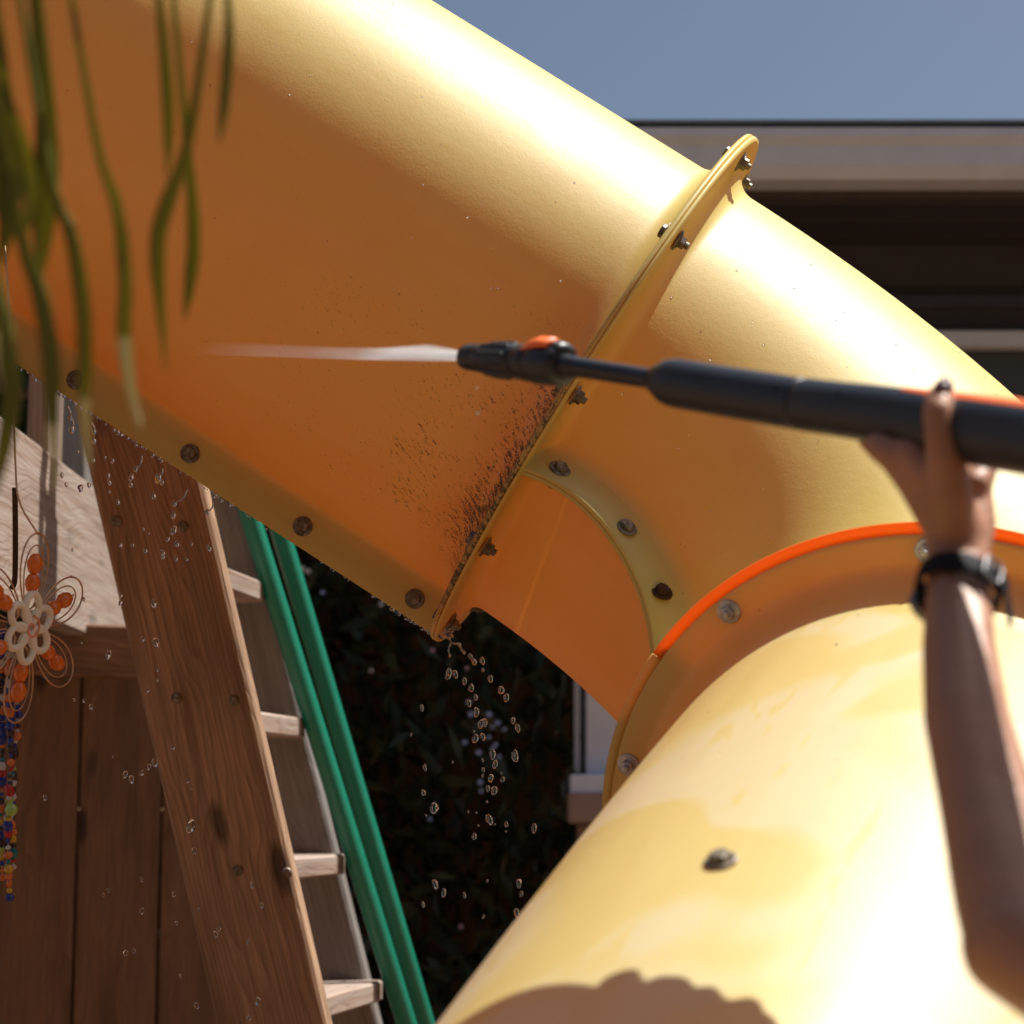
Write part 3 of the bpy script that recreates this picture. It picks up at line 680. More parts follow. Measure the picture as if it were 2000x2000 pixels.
def drop_mesh(name, seed, elong, wob=.16):
    rg_ = np.random.default_rng(seed); v = []; f = []; n1, n2 = 12, 8
    rings = []
    for i in range(n2):
        th = -math.pi / 2 + math.pi * (i + .5) / n2; z = math.sin(th); c_ = math.cos(th); ring = []
        for j in range(n1):
            a = 2 * math.pi * j / n1; k = 1 + wob * mnoise.noise((math.cos(a) * c_ * 1.3 + seed * 7.1, math.sin(a) * c_ * 1.3, z * 1.3)) * 2
            ring.append((k * c_ * math.cos(a), k * c_ * math.sin(a), k * z * elong))
        rings.append(np.array(ring))
    v, f = loft(rings); me = mesh_data(name, v, f); me.materials.append(M['water']); return me
DM = [drop_mesh('water_drop', k, 1.15 + .14 * k) for k in range(6)]
def drop(px, py, r_px, Z, label, group, k=None):
    k = rnd.randrange(6) if k is None else k
    s_ = r_px / FK * Z; o = bpy.data.objects.new('water_drop', DM[k]); COL.objects.link(o)
    o.location = Vector(P(px, py, Z)); o.scale = (s_, s_, s_); o.rotation_euler = (rnd.uniform(-.3, .3), rnd.uniform(-.35, .35), rnd.uniform(0, 6.28))
    return tag(o, label, 'water drop', group)
def zo(lst, ox, oy, sc): return [(ox + a / sc, oy + b_ / sc) + tuple(c_) for a, b_, *c_ in lst]
mid_drops = zo([(150, 455, 6), (140, 485, 6), (200, 470, 5), (272, 523, 4.5), (323, 578, 6), (358, 652, 4.5), (306, 700, 4.5), (366, 768, 6), (400, 860, 5.5), (432, 850, 5), (356, 975, 6.5), (416, 962, 5), (345, 920, 2), (492, 1098, 6), (412, 1145, 2.5), (512, 1178, 5), (418, 1222, 3.5), (413, 1268, 2.5), (478, 1288, 5), (570, 1297, 4.5), (560, 1250, 2), (455, 1368, 4.5), (506, 1385, 6.5), (446, 1472, 2.5), (467, 1612, 6.5), (300, 1553, 2), (364, 1558, 1.8), (508, 1650, 2), (600, 1650, 4), (598, 1705, 2), (348, 1745, 5), (817, 1680, 5.5), (668, 1110, 7), (690, 892, 5), (653, 835, 5), (560, 595, 6.5), (600, 655, 6), (475, 505, 5.5), (412, 367, 5), (415, 438, 3), (178, 1160, 2), (380, 1660, 1.8), (35, 1520, 9)], 840, 1200, 4.027)
mid_drops += zo([(1050, 1195, 4), (998, 1325, 2), (1065, 1483, 4), (1058, 1605, 4.5), (1070, 1715, 2), (1500, 1420, 3)], 400, 900, 2.477)
mid_drops += [(rnd.uniform(820, 1060), rnd.uniform(1680, 1990), rnd.uniform(2.5, 6.5)) for _ in range(22)]
for px, py, r in mid_drops: drop(px, py, r, 2.56 + rnd.uniform(-.05, .06), 'small clear water drop falling below the lowest corner of the slide joint', 'drops falling from the joint')
left_drops = zo([(405, 780, 5), (255, 880, 3), (510, 935, 2.5), (400, 965, 3.5), (580, 967, 3.5), (540, 1105, 3.5), (550, 1170, 3.5), (755, 1125, 5), (1010, 1130, 6), (1045, 1170, 4), (750, 1190, 4.5), (275, 1225, 5), (355, 1195, 4), (965, 1297, 5), (630, 1355, 4.5), (550, 1260, 2), (1155, 1480, 4.5), (1155, 1625, 5.5), (920, 1650, 2.5), (870, 1610, 2.5), (1100, 1705, 3.5), (1185, 1750, 5), (1325, 1750, 2.5), (655, 1760, 4), (770, 1760, 2.5), (890, 1810, 4), (1055, 1830, 4), (1055, 1870, 4), (1180, 1890, 3), (1280, 1895, 3), (1490, 1785, 4.5), (1555, 1480, 2), (195, 670, 6), (100, 1100, 3.5), (140, 1190, 3)], 100, 700, 4.83)
left_drops += zo([(585, 650, 3.5), (583, 685, 4), (745, 690, 5), (690, 862, 4), (755, 878, 6), (525, 937, 5.5), (395, 880, 2), (760, 1010, 2.5), (760, 1060, 2.5), (712, 1110, 3.5), (440, 1190, 4), (405, 1160, 2.5), (360, 1155, 2), (835, 1385, 4), (748, 1460, 6), (720, 1480, 4), (605, 1517, 4.5), (635, 1540, 5), (685, 1510, 4.5), (545, 1430, 2), (910, 1545, 3.5), (925, 1580, 3.5), (925, 1765, 8), (940, 1885, 5), (218, 1630, 4), (350, 430, 2), (345, 560, 2), (355, 650, 2), (405, 670, 3)], 0, 900, 2.476)
left_drops += [(rnd.uniform(150, 520), rnd.uniform(1690, 1990), rnd.uniform(2.5, 5.5)) for _ in range(18)]
for px, py, r in left_drops: drop(px, py, r, 2.60 + rnd.uniform(-.08, .06), 'tiny clear water drop falling in front of the wooden ladder', 'drops falling from the long lower edge')
for px, py, r in ((934, 806, 4), (932, 757, 2.5), (939, 726, 1.5)): drop(px, py, r, 1.80, 'tiny water drop falling under the black nozzle', 'drops under the nozzle')
# ragged fringe of water hanging from the lower edges
fr = MB()
def blob(p, r, e_=1.2, n1=7, n2=5):
    rings = []
    for i in range(n2):
        th = -math.pi / 2 + math.pi * (i + .5) / n2
        rings.append(np.array([p + np.array([r * math.cos(th) * math.cos(a), r * math.cos(th) * math.sin(a), r * e_ * math.sin(th)]) for a in np.linspace(0, 2 * math.pi, n1, endpoint=False)]))
    fr.add(*loft(rings))
def strand(pts, r): fr.add(*sweep(smooth_path(pts, 9), [r * (.6 + .8 * abs(math.sin(k * 1.3))) for k in range(9)], 7))
for x in np.arange(.25, up.L - .002, .0042):
    cl = mnoise.noise((x * 9, 3.1, 0))
    if rnd.random() < .45 + cl * 1.6:
        p = up.point(x, up.seam(x), PLATE + .0008); blob(p + D((rnd.uniform(-.002, .002), rnd.uniform(-.003, .0008), rnd.uniform(-.004, .004))), rnd.uniform(.0009, .0026) * (1 + max(0, cl)), rnd.uniform(.7, 1.5))
for a_, c_ in (((855, 905), (795, 1045)), ((1050, 1030), (1000, 1115)), ((1285, 1230), (1165, 1370)), ((1525, 1335), (1470, 1450)), ((370, 590), (405, 690)), ((180, 520), (200, 680)), ((150, 440), (180, 560))):
    s_, e_ = [P(100 + q_[0] / 4.83, 700 + q_[1] / 4.83, 2.60) for q_ in (a_, c_)]; m_ = (s_ + e_) / 2 + D((.003, -.002, 0)); strand([s_, m_, e_], .0009); blob(e_, .0032, 1.4)
sp = lambda x_, y_2: P(840 + x_ / 4.027, 1200 + y_2 / 4.027, 2.575)
strand([sp(155, 205), sp(165, 225), sp(145, 270), sp(155, 325)], .0011); strand([sp(165, 225), sp(225, 235), sp(240, 270), sp(268, 300)], .0013); strand([sp(305, 310), sp(325, 340), sp(350, 375)], .0022); blob(sp(348, 375), .0038); blob(sp(155, 325), .002); blob(sp(268, 300), .0022); blob(sp(232, 238), .0022)
for k in range(26): blob(sp(rnd.uniform(95, 185), rnd.uniform(120, 200)) , rnd.uniform(.001, .0026), 1.1)
for k in range(30):
    x_ = rnd.uniform(0, 95); blob(sp(x_, 130 + x_ * .55 + rnd.uniform(-3, 8)), rnd.uniform(.0009, .002), 1.0)
tag(fr.build('dripping_water', M['water']), 'beads and strands of water clinging to the lower edge of the yellow slide', 'water', kind='stuff')
# beads of water lying on the sunlit curves
bd = MB()
def bead(p, nrm, r):
    x, y, z = frame_of(nrm); rings = []
    for th in (0, .5, 1.0, 1.4): rings.append(np.array([p + r * math.cos(th) * (math.cos(a) * x + math.sin(a) * y) + z * r * .55 * math.sin(th) for a in np.linspace(0, 2 * math.pi, 8, endpoint=False)]))
    bd.add(*loft(rings))
for tb, cnt in ((el, 120), (lw_, 60), (up, 80)):
    k = 0
    while k < cnt:
        x = rnd.uniform(.04, tb.L * (.95 if tb is not lw_ else .6)); a = rnd.uniform(-math.pi, math.pi); d = tb.dirn(x, a); p = tb.point(x, a, R)
        if (d @ (CAM - p)) < .1 or d[2] < -.1: continue
        if abs((a - tb.seam(x) + math.pi) % (2 * math.pi) - math.pi) < .12: continue
        bead(p, d, rnd.choice((.0005, .0007, .0009, .0014) if tb is not lw_ else (.0007, .001, .0016))); k += 1
tag(bd.build('water_beads', M['water']), 'fine water beads scattered over the sunlit yellow plastic', 'water', kind='stuff')

# ------------------------------------------------------------------ wooden playset, ladder, fence
pz = lambda px, py, X: P(px, py, X * FK / (px - 1000))       # a pixel on the plane at given X
BX = -.80
play = thing('wooden_playset', 'weathered timber beam and posts of a playset behind the drips at left', 'playset', (BX, 2.8, 0))
bt0, bb0 = pz(30, 830, BX), pz(90, 1210, BX)
zt, zb = bt0[2], bb0[2]; print('beam z', zt, zb)
board('beam', (BX - .02, 1.9, (zt + zb) / 2), (BX - .02, 4.9, (zt + zb) / 2), (0, 0, 1), zt - zb, .04, M['wood_pale'], play, .006)
board('post', P(58, 1700, 3.55) * [1, 1, 0] + [0, 0, zb + .02], P(58, 1700, 3.55) * [1, 1, 0] + [0, 0, 2.9], (1, 0, 0), .045, .09, M['wood_pale'], play)
board('post', (-.99, 4.40, zb + .03), (-.99, 4.40, 3.1), (1, 0, 0), .09, .09, M['wood_grey'], play)  # post added in place of the distant blue grey house and haze
board('post', (BX - .09, 1.98, 0), (BX - .09, 1.98, 2.9), (1, 0, 0), .09, .09, M['wood_grey'], play)
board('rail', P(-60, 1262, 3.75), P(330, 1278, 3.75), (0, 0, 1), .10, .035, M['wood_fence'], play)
for k in range(5): board('deck_board', (-2.3, 3.75 + .15 * k, zt + .012), (BX - .045, 3.75 + .15 * k, zt + .012), (0, 1, 0), .14, .024, M['wood_grey'], play)

lad = thing('wooden_ladder', 'brown timber ladder leaning behind the drips, wide front stringer with a white sunlit edge', 'ladder', P(470, 1700, 3.02) * [1, 1, 0])
def lad_pt(px, py, Z): return P(px, py, Z)
Z1 = 3.02
l0, l1 = P(282 - 70, 890 - 300, Z1), P(460 + 160, 1668 + 692, Z1)
ld = unit(l1 - l0); wdir = unit(np.cross(ld, D((0.0, 0, 1))))
# keep the stringer long enough to reach the ground
kk = (l0[2] - 0.0) / -ld[2]; l1 = l0 + ld * kk
wv = unit(np.cross(CZ + CX * .16, ld))
board('stringer', l0, l1, wv, .168, .038, M['wood_dark'], lad, .005)
# back stringer, further away and to the right
m0, m1 = P(405, 890, 3.55), P(600, 1668, 3.55); md = unit(m1 - m0); m0 = m0 - md * .3; m1 = m0 + md * (m0[2] / -md[2])
board('stringer', m0, m1, wv, .11, .038, M['wood_grey'], lad, .005)
for cy, yy in ((1085, 0), (1392, 0), (1700, 0), (1990, 0)):
    def on(l, d_, Z):   # where the stringer passes the given picture height
        best = min((abs(px_of(l + d_ * s_)[1] - cy), s_) for s_ in np.linspace(-.2, 2.5, 1200)); return l + d_ * best[1]
    a_ = on(l0, ld, 0) + wv * .035 + CZ * .02; c_ = on(m0, md, 0) + wv * .02 - CZ * .02
    c_ = c_ - wv * .035; c_[2] = a_[2] + .0
    board('step', a_, c_, CX, .10, .036, M['wood_pale'], lad, .004)
for px, py in ((228, 1018), (358, 1028), (345, 1363), (457, 1368), (465, 1700), (560, 1705)):
    d = -np.cross(ld, wv); d = d if d @ CZ < 0 else -d
    # onto the face of the front stringer
    o_ = CAM; r_ = unit(P(px, py, 3) - CAM); t_ = ((l0 + d * .0195 - o_) @ d) / (r_ @ d); x, y, z = frame_of(d)
    v, f = lathe([(.0085, -.001), (.0085, .001), (.006, .0028), (.001, .0032)], 16); me = mesh_data('bolt', v, f); me.materials.append(M['bolt']); inst('bolt', me, mat4(x, y, z, o_ + r_ * t_), lad)

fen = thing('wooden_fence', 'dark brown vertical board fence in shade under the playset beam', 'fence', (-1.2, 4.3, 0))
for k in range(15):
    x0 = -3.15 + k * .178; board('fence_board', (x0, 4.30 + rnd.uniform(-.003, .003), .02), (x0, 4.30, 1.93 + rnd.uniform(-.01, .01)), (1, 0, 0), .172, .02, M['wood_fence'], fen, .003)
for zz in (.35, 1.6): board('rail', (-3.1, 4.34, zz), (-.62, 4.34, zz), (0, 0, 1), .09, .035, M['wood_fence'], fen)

# ------------------------------------------------------------------ swing frame
sw = thing('swing_frame', 'two glossy green metal poles of a swing frame slanting beside the ladder', 'swing frame', P(720, 1700, 3.5) * [1, 1, 0])
tops = []
for (a_, c_, Z) in (((492, 1020), (692, 1668), 3.50), ((548, 1040), (733, 1668), 3.62)):
    p0, p1 = P(*a_, Z), P(*c_, Z); d = unit(p1 - p0); top = p0 + d * ((2.6 - p0[2]) / d[2]); bot = p0 + d * (p0[2] / -d[2]); tops.append(top)
    obj('leg', *sweep([top, p0, p1, bot], .0178, 24), M['green'], sw)
obj('top_bar', *sweep([tops[0] + [-2.2, .6, 0], tops[0], tops[1]], .022, 20), M['green'], sw)

# ------------------------------------------------------------------ hedge behind
hed = thing('hedge', 'dark shaded leafy hedge filling the gap under the slide', 'hedge', (.0, 5.0, 0))
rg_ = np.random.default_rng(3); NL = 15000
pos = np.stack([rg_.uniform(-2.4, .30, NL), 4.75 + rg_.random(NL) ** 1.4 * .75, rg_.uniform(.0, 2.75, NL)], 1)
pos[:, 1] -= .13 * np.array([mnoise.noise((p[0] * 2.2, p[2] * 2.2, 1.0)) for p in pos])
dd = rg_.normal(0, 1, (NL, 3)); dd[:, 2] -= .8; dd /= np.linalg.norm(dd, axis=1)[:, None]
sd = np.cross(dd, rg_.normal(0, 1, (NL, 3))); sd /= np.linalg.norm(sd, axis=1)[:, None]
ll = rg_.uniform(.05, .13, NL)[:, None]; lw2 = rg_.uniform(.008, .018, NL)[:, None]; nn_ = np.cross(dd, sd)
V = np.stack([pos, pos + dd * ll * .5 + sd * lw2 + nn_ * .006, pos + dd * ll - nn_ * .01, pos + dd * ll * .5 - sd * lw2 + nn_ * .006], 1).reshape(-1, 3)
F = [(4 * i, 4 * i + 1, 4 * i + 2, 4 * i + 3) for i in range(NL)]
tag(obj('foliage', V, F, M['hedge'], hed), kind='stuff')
for k in range(16):
    x0 = rnd.uniform(-2.2, .2); y0 = rnd.uniform(4.9, 5.3); obj('stem', *sweep(smooth_path([(x0, y0, 0), (x0 + rnd.uniform(-.1, .1), y0, .9), (x0 + rnd.uniform(-.3, .3), y0 + .05, 1.8), (x0 + rnd.uniform(-.4, .4), y0, 2.5)], 10), np.linspace(.018, .006, 10), 8), M['bark'], hed)
speck_mats = [plain('petal_' + n_, c, .6) for n_, c in (('blue', (.30, .38, .62)), ('pink', (.45, .25, .32)), ('white', (.5, .48, .44)))]  # blurred specks of sky light put in as small coloured petals
speck_me = []
for mt in speck_mats:
    v_ = [(0, 0, .002)]; f_ = []
    for k in range(5):
        a = k * 2 * math.pi / 5; i0 = len(v_); v_ += [(.004 * math.cos(a + e_) * r_, .004 * math.sin(a + e_) * r_, .001) for e_, r_ in ((-.45, .9), (-.25, 1.6), (.25, 1.6), (.45, .9))]; f_.append((0, i0, i0 + 1, i0 + 2, i0 + 3))
    me = mesh_data('sky_speck', v_, f_, False); me.materials.append(mt); speck_me.append(me)
for px, py, k in ((916, 1372, 0), (955, 1395, 0), (962, 1420, 0), (972, 1412, 0), (985, 1425, 0), (955, 1440, 0), (962, 1462, 0), (968, 1455, 0), (935, 1470, 0), (908, 1450, 0), (940, 1545, 0), (938, 1528, 0), (920, 1395, 0), (975, 1478, 0), (845, 1270, 1), (912, 1305, 1), (590, 1110, 2), (601, 1116, 2), (630, 1157, 0), (745, 1180, 2), (780, 1195, 0), (660, 1400, 0), (725, 1310, 2), (560, 1280, 0), (840, 1600, 0), (760, 1720, 0), (900, 1810, 1)):
    x, y, z = frame_of((rnd.uniform(-.3, .3), -1, .4)); inst('sky_speck', speck_me[k], mat4(x, y, z, P(px, py, 4.62)) @ Matrix.Scale(rnd.uniform(.8, 1.3), 4), hed)
bf_ = thing('light_stop_fence', 'added tall dark wooden fence stopping light from coming through the hedge', 'fence', (-.9, 5.7, 0))  # unseen backing added so no light comes through the hedge
for k in range(24): board('fence_board', (-3.4 + k * .165, 5.75 + .022 * (k % 2), .02), (-3.4 + k * .165, 5.75 + .022 * (k % 2), 2.5), (1, 0, 0), .176, .02, M['wood_fence'], bf_, .003)

# ------------------------------------------------------------------ house
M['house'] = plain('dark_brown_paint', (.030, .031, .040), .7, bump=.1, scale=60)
M['trim'] = plain('grey_white_paint', (.52, .60, .74), .55, bump=.08, scale=60)
M['bluegrey'] = plain('blue_grey_paint', (.035, .042, .065), .55)
M['conc'] = plain('concrete', (.26, .19, .16), .9, bump=.4, scale=40)
M['roof'] = plain('asphalt_shingle', (.10, .095, .09), .95, bump=.6, scale=90, var=.4)
gm = NT('window_glass'); gm.set(Base_Color=(.05, .068, .08, 1), Roughness=.06, Specular_IOR_Level=.8); M['glass'] = gm.m
HZ = 4.55                                                         # distance of the gutter along the ground
def hy(py, Y): # world height that shows at picture row py when standing at distance Y from the camera
    a_ = PITCH + math.atan((1000 - py) / FK); return CAM[2] + Y * math.tan(a_)
WY = 5.05
house = thing('house', 'dark brown house wall with pale gutter and window trim behind the slide', 'house', (2.4, WY, 0))
X0, X1 = .46, 6.0
gz = hy(344, HZ)
gp_ = [(0, 0), (-.075, .0), (-.095, .03), (-.10, .075), (-.115, .095), (-.115, .115), (-.108, .115), (-.10, .10), (-.012, .10), (0, .11)]
obj('gutter', *loft([np.array([(x, HZ + .10 + p_[0], gz + p_[1]) for p_ in gp_]) for x in (-2.6, X1)]), M['trim'], house, False)  # eave and roof carried left past the wall, added to shade the hedge
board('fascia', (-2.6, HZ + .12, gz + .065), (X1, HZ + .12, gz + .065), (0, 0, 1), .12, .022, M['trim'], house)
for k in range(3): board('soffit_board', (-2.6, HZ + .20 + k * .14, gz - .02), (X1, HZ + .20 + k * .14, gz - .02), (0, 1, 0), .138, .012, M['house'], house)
# roof of overlapping courses, each course cut into shingles
rs = math.radians(19)
def course(k):
    b_ = MB(); y0 = HZ + .02 + k * .14 * math.cos(rs); z0 = gz + .135 + k * .14 * math.sin(rs); x = -2.6 + (k % 3) * .11
    while x < X1 + .2:
        w = rnd.uniform(.26, .34); c_ = np.array([(x + .004, y0, z0 + .012), (x + w, y0, z0 + .012), (x + w, y0 + .20 * math.cos(rs), z0 + .20 * math.sin(rs) + .004), (x + .004, y0 + .20 * math.cos(rs), z0 + .20 * math.sin(rs) + .004)])
        b_.add(np.concatenate([c_, c_ - [0, 0, .008]]), [(0, 1, 2, 3), (7, 6, 5, 4), (0, 4, 5, 1), (1, 5, 6, 2), (2, 6, 7, 3), (3, 7, 4, 0)]); x += w
    return b_
rb = MB()
for k in range(26): v, f = course(k).arr(); rb.add(v, f)
ro = rb.build('roof', M['roof'], house, False); tag(ro, kind='stuff')
ye, ze = HZ + .02 + 26 * .14 * math.cos(rs), gz + .13 + 26 * .14 * math.sin(rs)
obj('roof_deck', [(-2.6, HZ + .1, gz + .13), (X1, HZ + .1, gz + .13), (X1, ye, ze), (-2.6, ye, ze), (-2.6, ye + 3, gz), (X1, ye + 3, gz)], [(0, 1, 2, 3), (3, 2, 5, 4)], M['roof'], house, False)
# lap siding above the window, then window
wt, wb = hy(655, WY), hy(686, WY)
top = gz - .03; zc = wt + .002; n_s = max(2, int(round((top - zc) / .16)))
for k in range(n_s):
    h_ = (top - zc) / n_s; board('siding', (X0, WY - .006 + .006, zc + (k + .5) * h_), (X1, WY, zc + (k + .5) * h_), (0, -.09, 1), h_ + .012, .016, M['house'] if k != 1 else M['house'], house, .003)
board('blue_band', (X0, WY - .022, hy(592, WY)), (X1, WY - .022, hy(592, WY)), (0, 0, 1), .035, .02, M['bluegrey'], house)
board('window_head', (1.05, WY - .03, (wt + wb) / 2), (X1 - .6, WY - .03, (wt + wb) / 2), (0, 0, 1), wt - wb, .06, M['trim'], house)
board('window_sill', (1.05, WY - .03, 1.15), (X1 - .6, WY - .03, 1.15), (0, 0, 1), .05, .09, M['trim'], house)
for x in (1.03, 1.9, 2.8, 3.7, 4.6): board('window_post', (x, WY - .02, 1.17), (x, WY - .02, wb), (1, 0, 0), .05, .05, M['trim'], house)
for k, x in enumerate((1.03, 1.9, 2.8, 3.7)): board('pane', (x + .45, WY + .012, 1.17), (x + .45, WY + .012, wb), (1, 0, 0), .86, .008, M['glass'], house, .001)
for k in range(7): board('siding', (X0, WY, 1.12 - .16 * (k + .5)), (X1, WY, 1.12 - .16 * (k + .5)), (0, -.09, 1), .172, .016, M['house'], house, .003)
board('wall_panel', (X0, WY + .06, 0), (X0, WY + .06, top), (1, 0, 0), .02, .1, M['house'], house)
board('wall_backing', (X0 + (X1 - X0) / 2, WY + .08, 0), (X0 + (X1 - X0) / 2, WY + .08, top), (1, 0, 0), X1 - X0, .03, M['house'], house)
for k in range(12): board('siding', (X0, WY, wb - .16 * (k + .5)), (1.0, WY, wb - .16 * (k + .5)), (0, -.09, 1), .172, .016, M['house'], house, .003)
# porch: white corner post on a blue grey plinth and concrete block, dark door edge, grey post
por = thing('porch_post', 'pale blue grey square porch post seen through the gap under the elbow', 'post', P(1180, 1600, 4.7) * [1, 1, 0])
board('post', P(1180, 1508, 4.7), P(1180, 900, 4.7), CX, .088, .088, M['trim'], por)
board('strip', P(1128, 1508, 4.76), P(1128, 900, 4.76), CX, .016, .03, M['trim'], por)
board('plinth', P(1112, 1534, 4.66), P(1245, 1534, 4.66), (0, 0, 1), .05, .16, M['trim'], por)
board('block', P(1108, 1578, 4.66), P(1250, 1578, 4.66), (0, 0, 1), .07, .20, M['conc'], por)
board('base', P(1180, 1604, 4.70), P(1180, 2600, 4.70) * [1, 1, 0], CX, .13, .13, M['conc'], por)
nb = thing('added_sky_blocker', 'added unseen brown brick house wall behind the camera that blocks sky light', 'house', (0, -3.6, 0))  # unseen house added to keep sky light off the camera side
bkm = NT('brown_brick'); bk = bkm.n('TexBrick'); bk.inputs['Scale'].default_value = 4; bk.inputs['Color1'].default_value = (.16, .07, .04, 1); bk.inputs['Color2'].default_value = (.22, .10, .055, 1); bk.inputs['Mortar'].default_value = (.25, .22, .19, 1)
bkc = bkm.n('TexCoord'); bkp = bkm.n('Mapping'); bkp.inputs['Rotation'].default_value = (math.pi / 2, 0, 0); bkm.l(bkc.outputs['Object'], bkp.inputs[0]); bkm.l(bkp.outputs[0], bk.inputs['Vector']); bkm.l(bk.outputs['Color'], bkm.b.inputs['Base Color']); bkm.set(Roughness=.9)
board('wall', (0, -3.6, 0), (0, -3.6, 6.2), (1, 0, 0), 16, .25, bkm.m, nb)
obj('roof', [(-8.4, -3.1, 6.1), (8.4, -3.1, 6.1), (8.4, -7.5, 8.6), (-8.4, -7.5, 8.6), (-8.4, -3.1, 6.25), (8.4, -3.1, 6.25), (8.4, -7.5, 8.75), (-8.4, -7.5, 8.75)], [(0, 1, 2, 3), (7, 6, 5, 4), (0, 4, 5, 1), (1, 5, 6, 2), (2, 6, 7, 3), (3, 7, 4, 0)], M['roof'], nb, False)
for x in (-5, -1.8, 1.8, 5):
    for z in (1.5, 4.3):
        wn_ = board('window', (x, -3.46, z - .6), (x, -3.46, z + .6), (1, 0, 0), 1.1, .06, M['trim'], nb); board('pane', (x, -3.425, z - .52), (x, -3.425, z + .52), (1, 0, 0), .96, .02, M['glass'], nb)

# ------------------------------------------------------------------ palm frond in front
pf = thing('palm_frond', 'out of focus green palm frond with sunlight painted pale on its tips hanging at upper left', 'palm frond', P(-150, -100, 1.2))
rach = [P(-300, -190, 1.22), P(-80, -150, 1.21), P(120, -120, 1.20), P(300, -95, 1.19), P(470, -60, 1.18)]
obj('stalk', *sweep(smooth_path(rach, 20), np.linspace(.006, .002, 20), 10), M['leaf'], pf)
def leaflet(path, w_px, Z, sunlit_from=None, zb=0.0):
    pts = smooth_path([P(x_, y_2, Z + zb * i) for i, (x_, y_2) in enumerate(path)], 26); n_ = len(pts); T = np.gradient(pts, axis=0); rings = []
    for i, (p, t) in enumerate(zip(pts, T)):
        s_ = i / (n_ - 1); w = w_px * .52 / FK * Z * (min(1, .35 + s_ * 1.5) * (1 - max(0, (s_ - .62) / .38) ** 1.7 * .9))
        side = unit(np.cross(t, CZ)); nn_ = unit(np.cross(t, side)); side = unit(side + nn_ * .5 * math.sin(s_ * 2 + w_px))
        rings.append(np.array([p - side * w + nn_ * w * .35, p - side * w * .5 + nn_ * w * .12, p, p + side * w * .5 + nn_ * w * .12, p + side * w + nn_ * w * .35, p + side * w * .5 + nn_ * (w * .12 + .0006), p + nn_ * .0008, p - side * w * .5 + nn_ * (w * .12 + .0006)]))
    v, f = loft(rings); o = obj('leaflet', v, f, M['leaf'], pf); o.data.materials.append(M['leaf_sunlit'])
    if sunlit_from is not None:
        for pl in o.data.polygons:
            y_3 = np.mean([px_of(np.array(o.data.vertices[i].co) + np.array(origin(pf)))[1] for i in pl.vertices])
            if y_3 > sunlit_from: pl.material_index = 1
    return o
LF = [([(120, -118), (190, 280), (228, 400), (245, 540), (243, 650), (254, 750), (276, 842)], 29, 1.18, 652),
      ([(420, -75), (372, 260), (330, 390), (309, 470), (312, 580), (324, 724)], 27, 1.20, None),
      ([(330, -92), (368, 300), (379, 460), (372, 550), (360, 625)], 24, 1.26, None),
      ([(20, -135), (96, 330), (140, 460), (162, 590), (166, 700), (166, 800), (174, 925)], 27, 1.16, 785),
      ([(-70, -150), (36, 430), (78, 570), (100, 700), (104, 830), (110, 958)], 31, 1.15, 835),
      ([(-200, -170), (-10, 540), (18, 690), (22, 790), (4, 900), (-20, 990)], 32, 1.14, None),
      ([(60, -130), (92, 250), (88, 420), (76, 560)], 44, 1.20, None), ([(-30, -140), (14, 250), (22, 390), (2, 520)], 42, 1.18, None),
      ([(230, -104), (296, 280), (312, 400), (306, 500)], 18, 1.28, None), ([(150, -115), (180, 280), (188, 430)], 20, 1.28, None),
      ([(-120, -155), (36, 260), (62, 380), (46, 470)], 34, 1.17, None), ([(0, -138), (66, 300), (100, 600), (128, 700)], 22, 1.24, None),
      ([(-240, -175), (-40, 420), (-2, 640), (6, 770)], 28, 1.16, 640), ([(190, -110), (262, 180), (280, 330), (284, 440)], 16, 1.3, None),
      ([(440, -70), (448, 60), (440, 190), (428, 280)], 20, 1.2, None), ([(80, -125), (118, 160), (132, 330)], 30, 1.22, None), ([(-80, -150), (-16, 130), (-10, 330), (14, 460)], 38, 1.2, None), ([(300, -95), (322, 110), (330, 250), (326, 350)], 22, 1.22, None)]
for pth, w, Z, tf in [q_ for i_, q_ in enumerate(LF) if i_ not in (8, 9, 11, 13, 15)]: leaflet(pth, w * 1.12, Z, tf)

# ------------------------------------------------------------------ hanging ornament
M['wire'] = plain('copper_wire', (.55, .36, .22), .35, .8); M['cream'] = plain('cream_cord', (.78, .72, .58), .55, bump=.2, scale=300); M['coral'] = plain('coral_wire', (.72, .28, .16), .4)
def glassy(name, c):
    m = NT(name); m.set(Base_Color=(*c, 1), Roughness=.12, Transmission_Weight=.25, Specular_IOR_Level=.6); return m.m
M['amber'] = glassy('amber_bead', (.85, .20, .02))
BC = [glassy('bead_' + n_, c) for n_, c in (('blue', (.01, .03, .30)), ('teal', (.0, .18, .20)), ('red', (.45, .01, .02)), ('clear', (.6, .6, .6)), ('yellow', (.65, .42, .03)), ('orange', (.7, .2, .04)), ('pale_green', (.4, .6, .15)), ('dark', (.03, .01, .02)))]
OZ = 2.30; oc = P(52, 1226, OZ); og = thing('hanging_ornament', 'wire flower ornament with orange glass petals and strings of coloured beads at left', 'ornament', oc)
ox = unit(D((math.cos(math.radians(66)), 0.0, math.sin(math.radians(66))))); ox = unit(ox + D((0, -.12, 0))); oy = D((.07, 1, 0)); oy = unit(oy - ox * (oy @ ox)); on_ = np.cross(ox, oy); on_ = on_ if on_ @ CZ < 0 else -on_
bead_me = {}
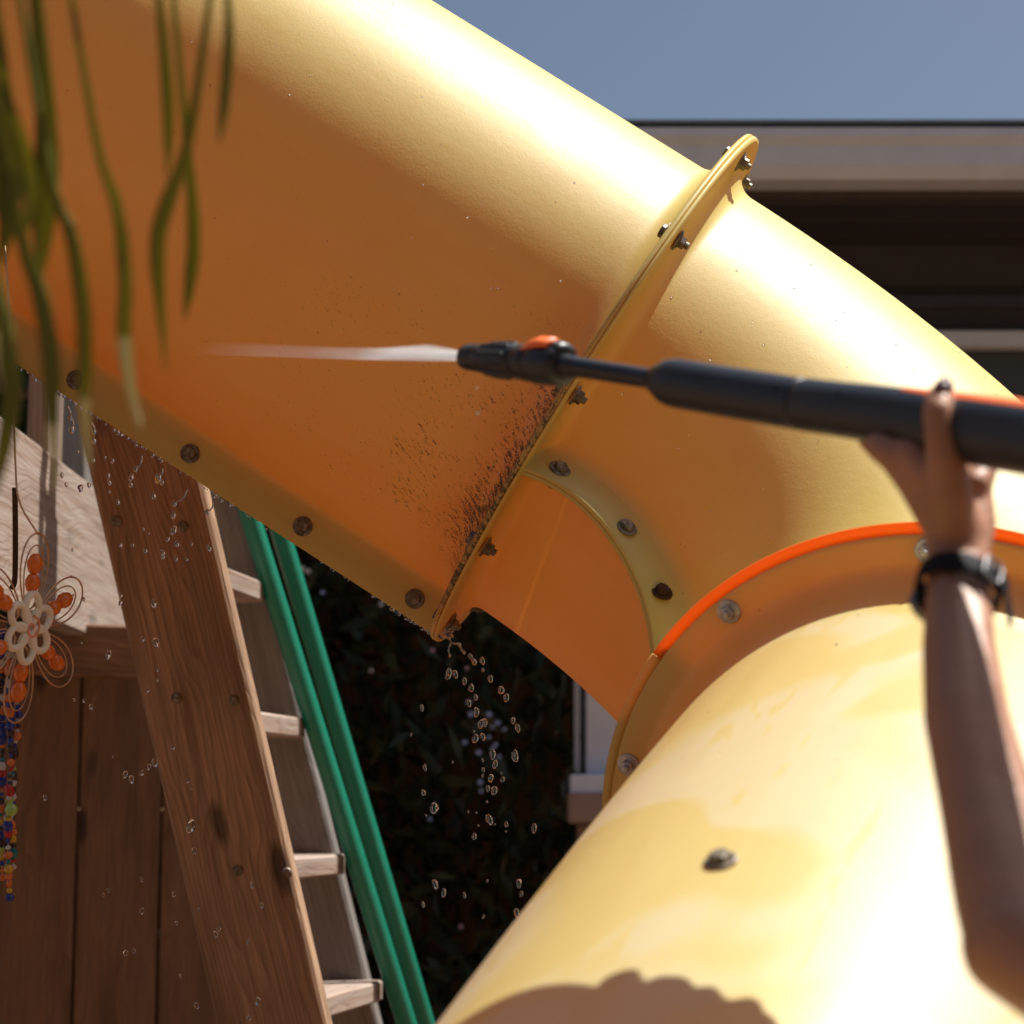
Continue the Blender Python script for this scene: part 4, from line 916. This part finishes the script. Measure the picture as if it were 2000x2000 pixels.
def bead_of(mat, r, e_):
    k = (mat.name, round(r, 4), e_)
    if k not in bead_me:
        v, f = lathe([(.25 * r, -e_ * r), (.7 * r, -.72 * e_ * r), (r, -.2 * e_ * r), (r, .2 * e_ * r), (.7 * r, .72 * e_ * r), (.25 * r, e_ * r)], 12); me = mesh_data('bead', v, f); me.materials.append(mat); bead_me[k] = me
    return bead_me[k]
for k in range(6):
    a = math.pi / 2 + k * math.pi / 3; d = math.cos(a) * ox + math.sin(a) * oy; s_ = -math.sin(a) * ox + math.cos(a) * oy
    for L_, Wd, r_ in ((.110, .029, .0011), (.096, .020, .0009)):
        t_ = np.linspace(0, 2 * math.pi, 41); pts = [oc + d * (.022 + (L_ - .022) * (.5 - .5 * math.cos(q_))) + s_ * Wd * math.sin(q_) * (.7 + .3 * (1 - math.cos(q_)) / 2) for q_ in t_]
        obj('petal_wire', *sweep(pts, r_, 7, hint=on_), M['wire'], og)
    for rr_ in (.052, .074):
        x, y, z = frame_of(d); inst('bead', bead_of(M['amber'], .0088 if rr_ < .06 else .0092, 1.35), mat4(x, y, z, oc + d * rr_), og)
    # cream looped centre
    pts = [oc + on_ * .004 + d * (.006 + .034 * (.5 - .5 * math.cos(q_))) + s_ * .0125 * math.sin(q_) for q_ in np.linspace(0, 2 * math.pi, 33)]
    obj('cream_loop', *sweep(pts, .0042, 9, hint=on_), M['cream'], og)
sp_ = [oc + on_ * (.008) + (.002 + .0016 * q_) * (math.cos(q_) * ox + math.sin(q_) * oy) for q_ in np.linspace(0, 2 * math.pi * 1.25, 40)]
obj('coil', *sweep(sp_, .0014, 8, hint=on_), M['coral'], og)
hk = P(28, 945, OZ + .02)
obj('cord', *sweep(smooth_path([oc + oy * .108, P(38, 980, OZ + .01), P(30, 900, OZ + .02), P(24, 700, OZ + .03), P(10, 480, OZ + .02)], 20), .0012, 7), M['wire'], og)
obj('hook', *sweep(smooth_path([P(29, 952, OZ + .04), P(30, 1040, OZ + .04), P(29, 1130, OZ + .04), P(22, 1150, OZ + .04)], 12), .0034, 8), M['bolt_rusty'], og)
for sidx, (x0, y0, y1, cnt) in enumerate(((18, 1210, 1760, 40), (4, 1240, 1720, 36), (34, 1320, 1740, 30), (-14, 1230, 1780, 40), (24, 1460, 1700, 18))):
    pts = smooth_path([P(x0 + rnd.uniform(-3, 3), y0 + (y1 - y0) * q_, OZ + .01 * sidx) for q_ in (0, .25, .5, .75, 1)] if sidx != 2 else [P(x_, y_2, OZ + .02) for x_, y_2 in ((22, 1310), (36, 1400), (26, 1480), (16, 1600), (14, 1740))], cnt * 2)
    obj('string', *sweep(pts, .0005, 5), M['wire'], og)
    for i in range(cnt):
        p = pts[2 * i]; r_ = rnd.choice((.0026, .0034, .0044, .0056)); pal = BC if px_of(p)[1] > 1480 else [BC[0], BC[3], BC[7], BC[0], BC[5]]
        x, y, z = frame_of(D((rnd.uniform(-.3, .3), 1, rnd.uniform(-.3, .3)))); inst('bead', bead_of(rnd.choice(pal), r_, rnd.choice((.8, 1.0, 1.5))), mat4(x, y, z, p), og)
x, y, z = frame_of(D((0, 1, 0))); inst('bead', bead_of(BC[6], .0075, 1.0), mat4(x, y, z, P(22, 1582, OZ)), og)
